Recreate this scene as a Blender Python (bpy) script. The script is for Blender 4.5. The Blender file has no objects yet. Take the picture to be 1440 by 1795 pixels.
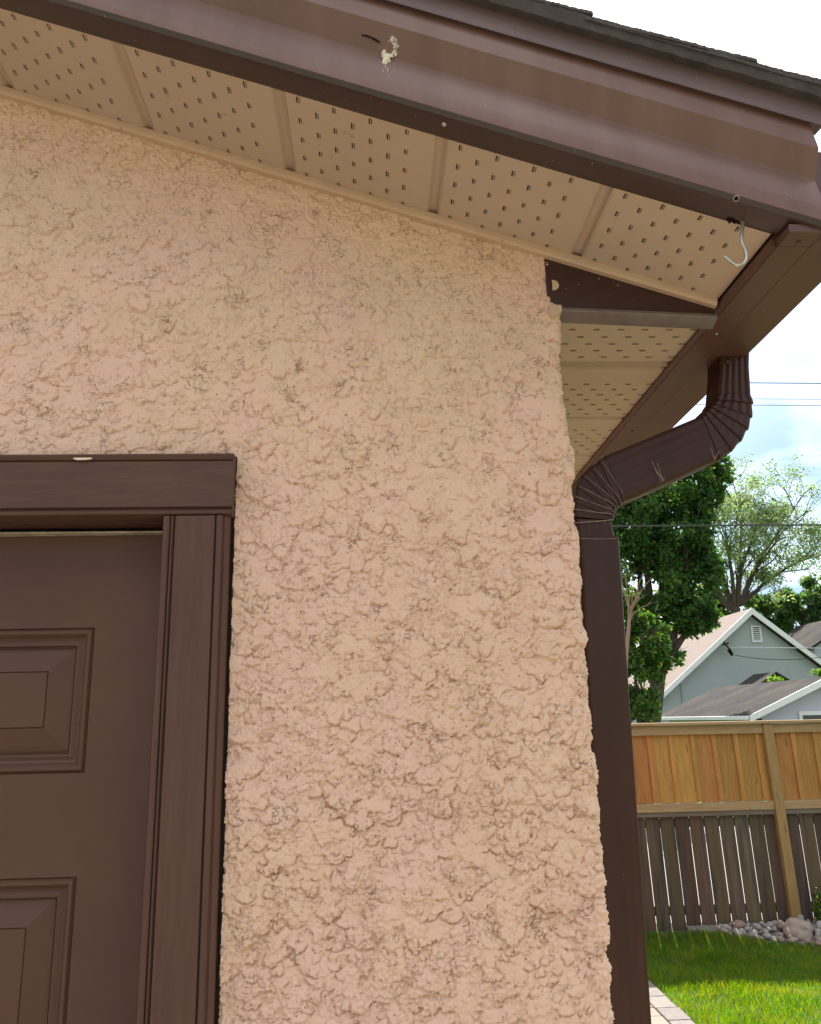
import bpy, math, random
import numpy as np
from mathutils import Vector, Matrix
S = bpy.context.scene
R = math.radians
# ------------------------------------------------------------------ camera
F = 1442.0
def _n(v): return v / np.linalg.norm(v)
_up = _n(np.array([-120., -5700.5, F]))
_yd = np.array([-65., 366.5, F]); _yd = _n(_yd - _up * _yd.dot(_up))
_xd = np.cross(_yd, _up); _xd = _xd if _xd[0] > 0 else -_xd
CAM = np.array([0., -1.5, 1.68])
def ray(px, py):
    v = np.array([px - 720., py - 897.5, F]); return np.array([v.dot(_xd), v.dot(_yd), v.dot(_up)])
def at(px, py, Y):
    """a point of the photograph measured on the vertical plane y = Y"""
    r = ray(px, py); return CAM + r * (Y - CAM[1]) / r[1]
cd = bpy.data.cameras.new('camera'); cam = bpy.data.objects.new('camera', cd); S.collection.objects.link(cam)
rt = Vector((_xd[0], _yd[0], _up[0])); dn = Vector((_xd[1], _yd[1], _up[1])); fw = Vector((_xd[2], _yd[2], _up[2]))
M = Matrix((rt, -dn, -fw)).transposed().to_4x4(); M.translation = Vector(CAM)
cam.matrix_world = M
cd.sensor_fit = 'HORIZONTAL'; cd.sensor_width = 36; cd.lens = 36 * F / 1440; cd.clip_start = .02; cd.clip_end = 3000
S.camera = cam
S.view_settings.view_transform = 'Standard'; S.view_settings.look = 'None'
S.view_settings.exposure = 1.34; S.view_settings.gamma = 1
# ------------------------------------------------------------------ light
SUN_EL = R(48); SUN_DIR = Vector((.24, .97, math.tan(SUN_EL))).normalized()
sl = bpy.data.lights.new('sun', 'SUN'); sl.energy = 5.0; sl.angle = R(.5); sl.color = (1, .95, .87)
so = bpy.data.objects.new('sun', sl); S.collection.objects.link(so)
so.rotation_euler = SUN_DIR.to_track_quat('Z', 'Y').to_euler()
W = bpy.data.worlds.new('World'); S.world = W; W.use_nodes = True
nt = W.node_tree; nt.nodes.clear()
sky = nt.nodes.new('ShaderNodeTexSky'); sky.sky_type = 'NISHITA'; sky.sun_disc = False
sky.sun_elevation = SUN_EL; sky.sun_rotation = math.atan2(.24, .97)
tc = nt.nodes.new('ShaderNodeTexCoord'); mp = nt.nodes.new('ShaderNodeMapping'); mp.inputs['Scale'].default_value = (1, 1, 2.2)
mp.inputs['Location'].default_value = (.35, .2, .1)
nz = nt.nodes.new('ShaderNodeTexNoise'); nz.inputs['Scale'].default_value = 3.1; nz.inputs['Detail'].default_value = 7; nz.inputs['Roughness'].default_value = .55
cr = nt.nodes.new('ShaderNodeValToRGB'); cr.color_ramp.elements[0].position = .44; cr.color_ramp.elements[1].position = .60
mx = nt.nodes.new('ShaderNodeMixRGB'); mx.inputs[2].default_value = (9.5, 9.6, 9.9, 1)
bg = nt.nodes.new('ShaderNodeBackground'); bg.inputs['Strength'].default_value = .09
wo = nt.nodes.new('ShaderNodeOutputWorld'); L = nt.links.new
L(tc.outputs['Generated'], mp.inputs['Vector']); L(mp.outputs[0], nz.inputs['Vector']); L(nz.outputs['Fac'], cr.inputs[0])
sp_ = nt.nodes.new('ShaderNodeSeparateXYZ'); L(tc.outputs['Generated'], sp_.inputs[0])
mr = nt.nodes.new('ShaderNodeMapRange'); mr.inputs[1].default_value = 0; mr.inputs[2].default_value = 1; mr.inputs[3].default_value = .46; mr.inputs[4].default_value = 1.95; pw = nt.nodes.new('ShaderNodeMath'); pw.operation = 'POWER'; pw.inputs[1].default_value = 1.7; L(sp_.outputs[2], pw.inputs[0]); L(pw.outputs[0], mr.inputs[0])
vm = nt.nodes.new('ShaderNodeVectorMath'); vm.operation = 'SCALE'; vm.inputs[0].default_value = (9.6, 9.5, 9.4); L(mr.outputs[0], vm.inputs['Scale']); L(vm.outputs[0], mx.inputs[2])
gp_ = ray(1450, 930); gp_ = gp_/np.linalg.norm(gp_)       # a clearer gap low in the clouds
dt = nt.nodes.new('ShaderNodeVectorMath'); dt.operation = 'DOT_PRODUCT'; dt.inputs[1].default_value = tuple(gp_); L(tc.outputs['Generated'], dt.inputs[0])
m2 = nt.nodes.new('ShaderNodeMapRange'); m2.inputs[1].default_value = .975; m2.inputs[2].default_value = .999; m2.inputs[3].default_value = 1; m2.inputs[4].default_value = .25; L(dt.outputs['Value'], m2.inputs[0])
m3 = nt.nodes.new('ShaderNodeMath'); m3.operation = 'MULTIPLY'; L(cr.outputs[0], m3.inputs[0]); L(m2.outputs[0], m3.inputs[1]); L(m3.outputs[0], mx.inputs[0])
m4 = nt.nodes.new('ShaderNodeMapRange'); m4.inputs[1].default_value = .975; m4.inputs[2].default_value = .997; m4.inputs[3].default_value = 0; m4.inputs[4].default_value = .85; L(dt.outputs['Value'], m4.inputs[0])
nb = nt.nodes.new('ShaderNodeTexNoise'); nb.inputs['Scale'].default_value = 9; nb.inputs['Detail'].default_value = 5; L(mp.outputs[0], nb.inputs['Vector'])
m5 = nt.nodes.new('ShaderNodeMapRange'); m5.inputs[1].default_value = .40; m5.inputs[2].default_value = .58; m5.inputs[3].default_value = .25; L(nb.outputs['Fac'], m5.inputs[0])
m6 = nt.nodes.new('ShaderNodeMath'); m6.operation = 'MULTIPLY'; L(m4.outputs[0], m6.inputs[0]); L(m5.outputs[0], m6.inputs[1])
mb_ = nt.nodes.new('ShaderNodeMixRGB'); mb_.inputs[2].default_value = (2.0, 3.15, 4.3, 1); L(m6.outputs[0], mb_.inputs[0]); L(mx.outputs[0], mb_.inputs[1])
L(sky.outputs[0], mx.inputs[1]); L(mb_.outputs[0], bg.inputs[0]); L(bg.outputs[0], wo.inputs[0])

# ------------------------------------------------------------------ helpers
rng = random.Random(7)
def tag(o, label=None, cat=None, group=None, kind=None):
    for k, v in (('label', label), ('category', cat), ('group', group), ('kind', kind)):
        if v: o[k] = v
    return o
def empty(name, loc, label, cat, group=None):
    o = bpy.data.objects.new(name, None); S.collection.objects.link(o); o.location = loc
    o['_o'] = 0; del o['_o']
    return tag(o, label, cat, group)
def root_loc(p):
    while p.parent: p = p.parent
    return Vector(p.location)
def link_mesh(name, me, mats, parent=None, loc=None, smooth=False):
    o = bpy.data.objects.new(name, me); S.collection.objects.link(o)
    for m in (mats if isinstance(mats, (list, tuple)) else [mats]): me.materials.append(m)
    off = Vector(loc) if loc is not None else (root_loc(parent) if parent else Vector((0, 0, 0)))
    if off.length > 0: me.transform(Matrix.Translation(-off))
    if parent: o.parent = parent
    else: o.location = off
    if smooth: me.shade_smooth()
    return o
class MB:
    def __init__(s): s.v = []; s.f = []; s.m = []
    def add(s, vs, fs, m=0):
        b = len(s.v); s.v += [tuple(map(float, v)) for v in vs]; s.f += [tuple(b + i for i in f) for f in fs]; s.m += [m] * len(fs)
    def box(s, x0, x1, y0, y1, z0, z1, m=0):
        s.add([(x0,y0,z0),(x1,y0,z0),(x1,y1,z0),(x0,y1,z0),(x0,y0,z1),(x1,y0,z1),(x1,y1,z1),(x0,y1,z1)],
              [(0,3,2,1),(4,5,6,7),(0,1,5,4),(1,2,6,5),(2,3,7,6),(3,0,4,7)], m)
    def bbox(s, x0, x1, y0, y1, z0, z1, b=.003, m=0):
        """box with chamfered edges"""
        vs = []; 
        c = [(x0,x1),(y0,y1),(z0,z1)]
        idx = {}
        for i in (0,1):
            for j in (0,1):
                for k in (0,1):
                    for ax in range(3):
                        p = [c[0][i], c[1][j], c[2][k]]; sg = [(1,-1)[i], (1,-1)[j], (1,-1)[k]]
                        for q in range(3):
                            if q != ax: p[q] += sg[q]*b
                        idx[(i,j,k,ax)] = len(vs); vs.append(p)
        fs = []
        for ax in range(3):
            for sd in (0,1):
                ks = []
                for a, bb in ((0,0),(1,0),(1,1),(0,1)):
                    t = [a, bb]; t.insert(ax, sd); ks.append(idx[(t[0],t[1],t[2],ax)])
                fs.append(tuple(ks))
        for ax in range(3):      # edges along ax
            o1, o2 = [q for q in range(3) if q != ax]
            for a in (0,1):
                for bb in (0,1):
                    t0 = [0,0,0]; t1 = [0,0,0]; t0[o1]=t1[o1]=a; t0[o2]=t1[o2]=bb; t1[ax]=1
                    fs.append((idx[(*t0,o1)], idx[(*t0,o2)], idx[(*t1,o2)], idx[(*t1,o1)]))
        for i in (0,1):
            for j in (0,1):
                for k in (0,1): fs.append((idx[(i,j,k,0)], idx[(i,j,k,1)], idx[(i,j,k,2)]))
        s.add(vs, fs, m)
    def loft(s, rings, closed=True, caps=True, m=0):
        n = len(rings[0]); vs = [p for r in rings for p in r]; fs = []
        for i in range(len(rings)-1):
            for j in range(n if closed else n-1):
                a = i*n+j; b = i*n+(j+1) % n; fs.append((a, b, b+n, a+n))
        if caps and closed: fs.append(tuple(range(n))[::-1]); fs.append(tuple((len(rings)-1)*n+j for j in range(n)))
        s.add(vs, fs, m)
    def tube(s, pts, rad, n=8, m=0):
        pts = [Vector(p) for p in pts]; rings = []
        rr = rad if isinstance(rad, (list, tuple)) else [rad]*len(pts)
        u = None
        for i, p in enumerate(pts):
            t = (pts[min(i+1, len(pts)-1)] - pts[max(i-1, 0)]).normalized()
            if u is None: u = t.orthogonal().normalized()
            u = (u - t*u.dot(t)).normalized(); w = t.cross(u)
            rings.append([p + (u*math.cos(2*math.pi*k/n) + w*math.sin(2*math.pi*k/n))*rr[i] for k in range(n)])
        s.loft(rings, m=m)
    def build(s, name, mats, parent=None, loc=None, smooth=False, fix=True):
        me = bpy.data.meshes.new(name); me.from_pydata(s.v, [], s.f)
        if fix:
            import bmesh
            bm = bmesh.new(); bm.from_mesh(me)
            bmesh.ops.recalc_face_normals(bm, faces=bm.faces); bm.to_mesh(me); bm.free()
        me.polygons.foreach_set('material_index', s.m)
        o = link_mesh(name, me, mats, parent, loc, smooth)
        return o
def autosmooth(o, ang=30):
    me = o.data; me.shade_smooth()
    try: me.set_sharp_from_angle(angle=R(ang))
    except Exception: pass

# ------------------------------------------------------------------ materials
def mat(name, col, rough=.6, col2=None, nscale=8, namt=1.0, bump=0, bscale=200, bdist=.001, stretch=(1,1,1), metallic=0,
        spec=.5, island=0, col3=None, n3=3, trans=0, lo=.35, hi=.65, coat=0, specks=None, cracks=None):
    m = bpy.data.materials.new(name); m.use_nodes = True; t = m.node_tree; N = t.nodes; L = t.links.new
    b = N['Principled BSDF']; b.inputs['Roughness'].default_value = rough; b.inputs['Metallic'].default_value = metallic
    b.inputs['Specular IOR Level'].default_value = spec
    if coat: b.inputs['Coat Weight'].default_value = coat
    tc = N.new('ShaderNodeTexCoord'); mp = N.new('ShaderNodeMapping'); mp.inputs['Scale'].default_value = stretch
    L(tc.outputs['Object'], mp.inputs['Vector'])
    def noise(sc, det=5, ro=.6):
        n = N.new('ShaderNodeTexNoise'); n.inputs['Scale'].default_value = sc; n.inputs['Detail'].default_value = det
        n.inputs['Roughness'].default_value = ro; L(mp.outputs[0], n.inputs['Vector']); return n
    cur = None
    rgb = N.new('ShaderNodeRGB'); rgb.outputs[0].default_value = (*col, 1); cur = rgb.outputs[0]
    def mixin(cur, c, fac, mode='MIX'):
        x = N.new('ShaderNodeMixRGB'); x.blend_type = mode; L(fac, x.inputs[0]); L(cur, x.inputs[1]); x.inputs[2].default_value = (*c, 1); return x.outputs[0]
    def ramp(src, a, bb, amt=1):
        r = N.new('ShaderNodeMapRange'); r.inputs[1].default_value = a; r.inputs[2].default_value = bb; r.inputs[4].default_value = amt; L(src, r.inputs[0]); return r.outputs[0]
    if col2: cur = mixin(cur, col2, ramp(noise(nscale).outputs['Fac'], lo, hi, namt))
    if col3: cur = mixin(cur, col3, ramp(noise(n3, 3).outputs['Fac'], .42, .62, .8))
    if specks:
        sc, th, c, am = specks
        cur = mixin(cur, c, ramp(noise(sc, 2, .5).outputs['Fac'], th, th+.03, am))
    if cracks:      # thin meandering lines of grime, only in scattered areas
        sc, w_, c, am = cracks
        n1 = noise(sc, 6, .62); sb = N.new('ShaderNodeMath'); sb.operation = 'SUBTRACT'; sb.inputs[1].default_value = .5; L(n1.outputs['Fac'], sb.inputs[0])
        ab = N.new('ShaderNodeMath'); ab.operation = 'ABSOLUTE'; L(sb.outputs[0], ab.inputs[0])
        f1 = N.new('ShaderNodeMapRange'); f1.inputs[1].default_value = w_*.35; f1.inputs[2].default_value = w_; f1.inputs[3].default_value = 1; f1.inputs[4].default_value = 0; L(ab.outputs[0], f1.inputs[0])
        f2 = ramp(noise(sc*.55, 5, .7).outputs['Fac'], .49, .62, am); mm = N.new('ShaderNodeMath'); mm.operation = 'MULTIPLY'; L(f1.outputs[0], mm.inputs[0]); L(f2, mm.inputs[1])
        cur = mixin(cur, c, mm.outputs[0])
    if island:
        g = N.new('ShaderNodeNewGeometry'); h = N.new('ShaderNodeHueSaturation')
        r = N.new('ShaderNodeMapRange'); r.inputs[3].default_value = 1-island; r.inputs[4].default_value = 1+island
        L(g.outputs['Random Per Island'], r.inputs[0]); L(r.outputs[0], h.inputs['Value'])
        mu = N.new('ShaderNodeMath'); mu.operation = 'MULTIPLY'; mu.inputs[1].default_value = 7.31; fr = N.new('ShaderNodeMath'); fr.operation = 'FRACT'
        L(g.outputs['Random Per Island'], mu.inputs[0]); L(mu.outputs[0], fr.inputs[0])
        r2 = N.new('ShaderNodeMapRange'); r2.inputs[3].default_value = .5-.02*island/.25; r2.inputs[4].default_value = .5+.02*island/.25
        L(fr.outputs[0], r2.inputs[0]); L(r2.outputs[0], h.inputs['Hue']); L(cur, h.inputs['Color']); cur = h.outputs[0]
    L(cur, b.inputs['Base Color'])
    if bump:
        bp = N.new('ShaderNodeBump'); bp.inputs['Strength'].default_value = bump; bp.inputs['Distance'].default_value = bdist
        L(noise(bscale, 4).outputs['Fac'], bp.inputs['Height']); L(bp.outputs[0], b.inputs['Normal'])
    if trans:
        out = N['Material Output']; tr = N.new('ShaderNodeBsdfTranslucent'); hs = N.new('ShaderNodeHueSaturation')
        hs.inputs['Saturation'].default_value = 1.15; hs.inputs['Value'].default_value = 1.7; hs.inputs['Hue'].default_value = .488
        L(cur, hs.inputs['Color']); L(hs.outputs[0], tr.inputs[0])
        ms = N.new('ShaderNodeMixShader'); ms.inputs[0].default_value = trans; L(b.outputs[0], ms.inputs[1]); L(tr.outputs[0], ms.inputs[2]); L(ms.outputs[0], out.inputs[0])
    return m
BR = (.088, .046, .036)
m_stucco = mat('stucco', (.735, .485, .335), .62, (.685, .44, .295), 5, .8, bump=.8, bscale=300, bdist=.0014, spec=.35, col3=(.74, .465, .36), n3=2.6, specks=(150, .69, (.16, .09, .055), .85), cracks=(30, .024, (.25, .14, .085), .85))
m_door = mat('door_paint', (.112, .053, .034), .46, (.098, .044, .031), 6, .8, bump=.35, bscale=420, bdist=.0006, spec=.22)
m_casing = mat('casing_paint', (.112, .053, .037), .5, (.090, .042, .029), 9, .9, bump=.55, bscale=60, bdist=.001, stretch=(9, 9, .7), spec=.22, specks=(38, .735, (.03, .018, .014), .7))
m_header = mat('header_paint', (.112, .053, .037), .5, (.090, .042, .029), 9, .9, bump=.55, bscale=60, bdist=.001, stretch=(.7, 9, 9), spec=.22, specks=(38, .735, (.03, .018, .014), .7))
m_soffit = mat('soffit_metal', (.50, .372, .28), .5, (.455, .335, .248), 4, .7, spec=.4, col3=(.49, .355, .24), n3=9, specks=(24, .72, (.33, .21, .12), .5))
m_slot = mat('slot_dark', (.035, .02, .012), .9)
m_trim = mat('trim_metal', (.56, .375, .25), .5, (.50, .33, .22), 14, .7, specks=(50, .70, (.3, .19, .12), .6))
m_fascia = mat('fascia_metal', (.150, .075, .057), .34, (.180, .094, .074), 3, .9, spec=.36, stretch=(7, 1, .6), specks=(120, .76, (.45, .36, .3), .6))
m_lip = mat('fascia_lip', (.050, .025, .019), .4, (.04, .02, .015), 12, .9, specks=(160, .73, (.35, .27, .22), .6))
m_brown = mat('brown_metal', (.058, .0215, .0135), .36, (.044, .017, .011), 5, .9, spec=.24, stretch=(3, 3, .6), specks=(110, .77, (.3, .23, .19), .7))
m_gutter = mat('gutter_metal', (.115, .048, .038), .42, (.088, .037, .029), 4, .9, spec=.5, specks=(60, .75, (.3, .22, .17), .5))
m_grey = mat('sheen_grey_metal', (.12, .085, .08), .4, (.19, .14, .12), 16, .8, spec=.5)  # grey of reflected light put into the return lip's colour
m_dust = mat('dust', (.42, .33, .27), .95, (.3, .22, .18), 60, .8)
m_caulk = mat('black_caulk', (.014, .009, .007), .95, spec=.1)
m_light = mat('weather_strip', (.55, .46, .33), .7, (.25, .18, .11), 30, .8)
m_steel = mat('zinc', (.55, .52, .46), .35, (.4, .36, .3), 60, .8, metallic=.8)
m_shingle = mat('shingle', (.100, .078, .074), .95, (.060, .046, .044), 28, 1, bump=1, bscale=420, bdist=.004, col3=(.085, .066, .056), n3=12)
m_drip = mat('drip_edge', (.125, .072, .062), .45, (.10, .06, .05), 8, .9, specks=(130, .73, (.4, .3, .25), .6))
m_drop = mat('bird_dropping', (.78, .68, .56), .8, (.6, .45, .3), 90, .8)

# ------------------------------------------------------------------ ground
GZ = -.20
def plane(name, x0, x1, y0, y1, z, m, n=1):
    b = MB(); b.add([(x0,y0,z),(x1,y0,z),(x1,y1,z),(x0,y1,z)], [(0,1,2,3)]); return b.build(name, m, fix=False)
m_soil = mat('far_grass', (.05, .095, .022), .95, (.07, .11, .03), 1.5, 1, bump=.6, bscale=40, bdist=.02)
tag(plane('ground', -400, 400, -400, 900, GZ-.012, m_soil), kind='structure')
plane('lane', -60, 60, 6.75, 13.5, GZ-.006, mat('lane_gravel', (.30, .28, .25), .95, (.24, .22, .2), 3, .8))['kind'] = 'structure'
m_conc = mat('patio_concrete', (.34, .285, .235), .85, (.29, .24, .20), 1.2, .9, bump=.4, bscale=60, bdist=.003)
b = MB(); b.box(-9, 1.95, -9, 0.02, GZ-.1, GZ+.012); tag(b.build('patio', m_conc), kind='structure')
# paver path beside the garage
m_pav = mat('paver', (.25, .19, .15), .9, (.20, .15, .12), 20, .8, bump=.7, bscale=160, bdist=.003, island=.10)
m_pavg = mat('paver_grey', (.20, .175, .16), .9, (.15, .13, .12), 20, .8, bump=.7, bscale=160, bdist=.003, island=.12)
b = MB()
pth = empty('path', (1.4, 2, GZ), None, None); pth['kind'] = 'structure'
y = .05; row = 0
while y < 6.2:
    x = .45 - (.12 if row % 2 else 0)
    while x < 1.82:
        x1 = min(x+.235, 1.83); b.bbox(max(x,.42)+.002, x1-.002, y+.002, y+.155, GZ-.05, GZ+.012+rng.uniform(0,.0015), .004); x = x1
        if x > 1.8: break
    y += .158; row += 1
b.build('paver', m_pav, pth)
b = MB(); y = .05
while y < 6.2:
    b.bbox(1.835, 1.985+rng.uniform(-.004,.006), y+.002, y+.228, GZ-.05, GZ+.014+rng.uniform(0,.002), .005); y += .232
b.build('border_paver', m_pavg, pth)
b = MB(); b.box(.41, 1.99, .03, 6.25, GZ-.06, GZ+.003); b.build('joint_sand', mat('joint_sand', (.13, .11, .09), .95), pth)

# ------------------------------------------------------------------ GARAGE
G = empty('garage', (0, 0, GZ), 'pinkish tan stucco garage corner with brown trim filling the foreground', 'garage')
SL = .3291
def rz(x, z0=2.587, x0=.436): return z0 - SL*(x-x0)          # underside of the rake soffit above x
XW = .39                                                      # outer corner of the wall
RIDGE = -2.85; XEAVE = .79
DX0, DX1 = -1.425, -.257                                      # outer edges of the door casing
ZHEAD = 2.168
# ---- stucco wall: a real height field of trowelled dashes
def vnoise(U, V, sc, seed):
    r = np.random.RandomState(seed); n = 256; g = r.rand(n, n).astype(np.float32)
    x = U*sc + seed*3.7; y = V*sc + seed*1.9; xi = np.floor(x).astype(int); yi = np.floor(y).astype(int)
    fx = x-xi; fy = y-yi; fx = fx*fx*(3-2*fx); fy = fy*fy*(3-2*fy)
    a = g[xi % n, yi % n]; bq = g[(xi+1) % n, yi % n]; c = g[xi % n, (yi+1) % n]; d = g[(xi+1) % n, (yi+1) % n]
    return (a*(1-fx)+bq*fx)*(1-fy) + (c*(1-fx)+d*fx)*fy - .5
def fbm(U, V, sc, seed, o=4, g=.5):
    t = 0; am = 1
    for k in range(o): t = t + am*vnoise(U, V, sc*2**k, seed+k*11); am *= g
    return t
RES = .0017
u = np.arange(-.92, .62, RES); v = np.arange(1.06, 3.06, RES)
U, V = np.meshgrid(u, v, indexing='ij')
H = .0030*fbm(U, V, 9, 3, 3)
wu = .0065*fbm(U, V, 40, 21, 2) + .0042*fbm(U, V, 170, 23, 2); wv = .0065*fbm(U, V, 40, 31, 2) + .0042*fbm(U, V, 170, 33, 2)
rs = np.random.RandomState(5)
for k in range(19000):
    cu = rs.uniform(u[0], u[-1]); cv = rs.uniform(v[0], v[-1])
    low = np.clip((2.45-cv)/.9, .15, 1)                        # the lower wall is dashed more heavily
    r = rs.choice([.0040, .0070, .012, .020], p=[.38, .34, .20, .08])*rs.uniform(.8, 1.35)
    i0 = max(int((cu-u[0]-r*1.9)/RES), 0); i1 = min(int((cu-u[0]+r*1.9)/RES)+2, len(u))
    j0 = max(int((cv-v[0]-r*1.9)/RES), 0); j1 = min(int((cv-v[0]+r*1.9)/RES)+2, len(v))
    su = U[i0:i1, j0:j1]-cu + wu[i0:i1, j0:j1]; sv = V[i0:i1, j0:j1]-cv + wv[i0:i1, j0:j1]
    sv = sv*rs.uniform(.95, 1.5); th = np.arctan2(sv, su); rad = r*(1+.16*np.cos(2*th+rs.uniform(0,6))+.13*np.cos(3*th+rs.uniform(0,6))+.08*np.cos(5*th+rs.uniform(0,6)))
    d = rad - np.sqrt(su*su+sv*sv)                             # >0 inside
    msk = d > 0
    if msk.sum() < 4: continue
    h = H[i0:i1, j0:j1]; base = h[msk].mean()
    t = (.0010 + .078*r*rs.uniform(.3, 1.5))*(.64+.36*low)
    e = np.clip(d/.0026, 0, 1); e = e*(2-e)
    # lower rim heavier than the upper one, like plaster that sagged
    tilt = np.clip(-sv/r, -1, 1)*.35*t
    newh = base*.75 + h*.25 + (t + tilt)*1.0
    h2 = np.where(msk, h*(1-e)+newh*e, h)
    rim = np.exp(-((d+.0010)/.0013)**2)*.0046*max(0, rs.uniform(-.4, 1))*(.75+.45*low)*(.35+.65*np.clip(.5-sv/r, 0, 1))
    H[i0:i1, j0:j1] = h2 - rim
low = np.clip((2.5-V)/1.0, .1, 1)
crumb = np.clip(fbm(U, V, 22, 77, 3)*2.6+.35, 0, 1)
rg = fbm(U, V, 120, 50, 2, .6); H += (.0042*(np.abs(rg)-.2)*(.15+1.5*crumb**2) + .0020*fbm(U, V, 230, 60, 2)*(.3+crumb))*(.5+.7*low)
fil = np.exp(-(fbm(U, V, 62, 140, 3, .6)/.035)**2)*np.clip(fbm(U, V, 26, 150, 2)*5+.4, 0, 1); H -= .0024*fil*(.8+.4*low)
pit = np.clip((vnoise(U, V, 150, 91)-.36)*9, 0, 1)*np.clip(fbm(U, V, 22, 95, 2)*4, 0, 1); H -= .0030*pit
H -= H.mean()
H = np.clip(H, -.009, .014)
# wrap round the corner
r0 = .016; ua = XW - r0; arc = r0*math.pi/2
lump = .0045*fbm(U*0+.3, V, 16, 12, 4, .65) + .003*(fbm(U, V, 30, 15, 3))    # uneven hand-made edge
edge = np.exp(-((U-ua-arc/2)/.03)**2)
H = H + edge*lump*1.6 + edge*.001
X = np.where(U < ua, U, 0.); Y = np.zeros_like(U); NX = np.zeros_like(U); NY = -np.ones_like(U)
a = np.clip((U-ua)/arc, 0, 1)*math.pi/2; onarc = U >= ua
X = np.where(onarc, ua + r0*np.sin(a), U); Y = np.where(onarc, r0 - r0*np.cos(a), 0.)
NX = np.where(onarc, np.sin(a), 0.); NY = np.where(onarc, -np.cos(a), -1.)
side = U > ua+arc; Y = np.where(side, r0 + (U-ua-arc), Y)
lean = np.clip((V-2.15)/.4, 0, 1)*-.012                       # the corner draws in under the eaves
X = X + np.where(U > .2, (U.clip(.2, ua)-.2)/(ua-.2), 0)*lean
PX = X + NX*H; PY = Y + NY*H; PZ = V + .0006*fbm(U, V, 90, 8, 2)
nu, nv = U.shape
top = rz(U.clip(None, XW)) - .004
keep = (V < top) & ~((U < DX1+.0015+.004*fbm(U, V, 60, 41, 3)) & (V < ZHEAD+.001+.004*fbm(U, V, 60, 44, 3)))
keep &= ~((U > ua+arc) & (V > 2.46))
ids = (np.arange(nu)[:, None]*nv + np.arange(nv)[None, :])
k4 = keep[:-1, :-1] & keep[1:, :-1] & keep[1:, 1:] & keep[:-1, 1:]
q = np.stack([ids[:-1, :-1][k4], ids[1:, :-1][k4], ids[1:, 1:][k4], ids[:-1, 1:][k4]], 1)
co = np.stack([PX, PY, PZ], 2).reshape(-1, 3)
used = np.zeros(len(co), bool); used[q.ravel()] = True; rem = np.cumsum(used)-1
co = co[used]; q = rem[q]
# plain stretches outside the close-up
ex = []; ef = []
def quad(*p):
    bb = len(co)+len(ex); ex.extend(p); ef.append([bb, bb+1, bb+2, bb+3])
xl = RIDGE*2-XW; zl = GZ
quad((DX1,0,zl), (XW,0,zl), (XW,0,1.062), (DX1,0,1.062))
quad((xl,0,zl), (DX0,0,zl), (DX0,0,ZHEAD), (xl,0,ZHEAD))
quad((xl,0,ZHEAD), (-.918,0,ZHEAD), (-.918,0,rz(-.918)+.02), (xl,0,ZHEAD+.1))
quad((xl,0,ZHEAD+.1), (-.918,0,rz(-.918)+.02), (RIDGE,0,rz(RIDGE)+.02), (RIDGE*2-XW+.2,0,ZHEAD+.3))
quad((XW,0,zl), (XW,r0,zl), (XW,r0,1.062), (XW,0,1.062))
quad((XW,.015,zl), (XW,5.5,zl), (XW,5.5,1.062), (XW,.015,1.062))
quad((XW,.21,1.06), (XW,5.5,1.06), (XW,5.5,2.46), (XW,.21,2.46))
quad((XW,5.5,zl), (xl,5.5,zl), (xl,5.5,2.46), (XW,5.5,2.46))
quad((XW,5.5,2.46), (xl,5.5,2.46), (RIDGE,5.5,rz(RIDGE)+.15), (RIDGE,5.5,rz(RIDGE)+.15-.0001))
quad((xl,5.5,zl), (xl,0,zl), (xl,0,2.46), (xl,5.5,2.46))
allv = np.concatenate([co, np.array(ex)]).astype(np.float32); allq = np.concatenate([q, np.array(ef)]).astype(np.int32)
me = bpy.data.meshes.new('wall'); me.vertices.add(len(allv)); me.vertices.foreach_set('co', allv.ravel())
me.loops.add(allq.size); me.loops.foreach_set('vertex_index', allq.ravel())
me.polygons.add(len(allq)); me.polygons.foreach_set('loop_start', np.arange(0, allq.size, 4, dtype=np.int32)); me.polygons.foreach_set('loop_total', np.full(len(allq), 4, np.int32))
me.update(calc_edges=True); me.validate()
link_mesh('wall', me, m_stucco, G, smooth=True)

# ---- door casing
FR = empty('door_frame', (0, 0, 0), None, None); FR.parent = G; FR.location = (0, 0, 0)
def extr_profile(prof, z0, z1, mb, fx=lambda p, z: (p[0], p[1], z)):
    mb.loft([[fx(p, z0) for p in prof], [fx(p, z1) for p in prof]])
def casing_prof(x0, x1, yf=-.030, yb=.02, rev=False):
    w = x1-x0
    pts = [(0, yb), (0, yf+.006), (.003, yf+.001), (.010, yf), (.013, yf+.002), (.0145, yf+.007), (.016, yf+.001), (.019, yf-.001), (.022, yf+.006),
           (.024, yf), (w-.026, yf), (w-.024, yf+.005), (w-.021, yf-.002), (w-.012, yf-.002), (w-.010, yf+.005), (w-.007, yf+.004), (w-.002, yf+.008), (w, yf+.012), (w, yb)]
    if rev: return [(x1-a, c) for a, c in pts]
    return [(x0+a, c) for a, c in pts]
JX0 = -.380
b = MB(); extr_profile(casing_prof(JX0, DX1-.003), GZ, 2.049, b); o = b.build('casing', m_casing, FR); autosmooth(o, 25)
b = MB(); extr_profile(casing_prof(DX0+.003, DX0+.126, rev=True), GZ, 2.049, b); o = b.build('casing', m_casing, FR); autosmooth(o, 25)
b = MB()
hp = [(2.050, .02), (2.050, -.024), (2.053, -.031), (2.058, -.032), (2.062, -.028), (2.064, -.026), (2.066, -.033), (2.150, -.033), (2.152, -.033), (2.154, -.029), (2.156, -.034), (2.163, -.038), (2.166, -.036), (2.168, -.030), (2.168, .02)]
b.loft([[(x, y, z) for z, y in hp] for x in (DX0-.004, DX1+.002)]); o = b.build('head_casing', m_header, FR); autosmooth(o, 25)
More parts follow.
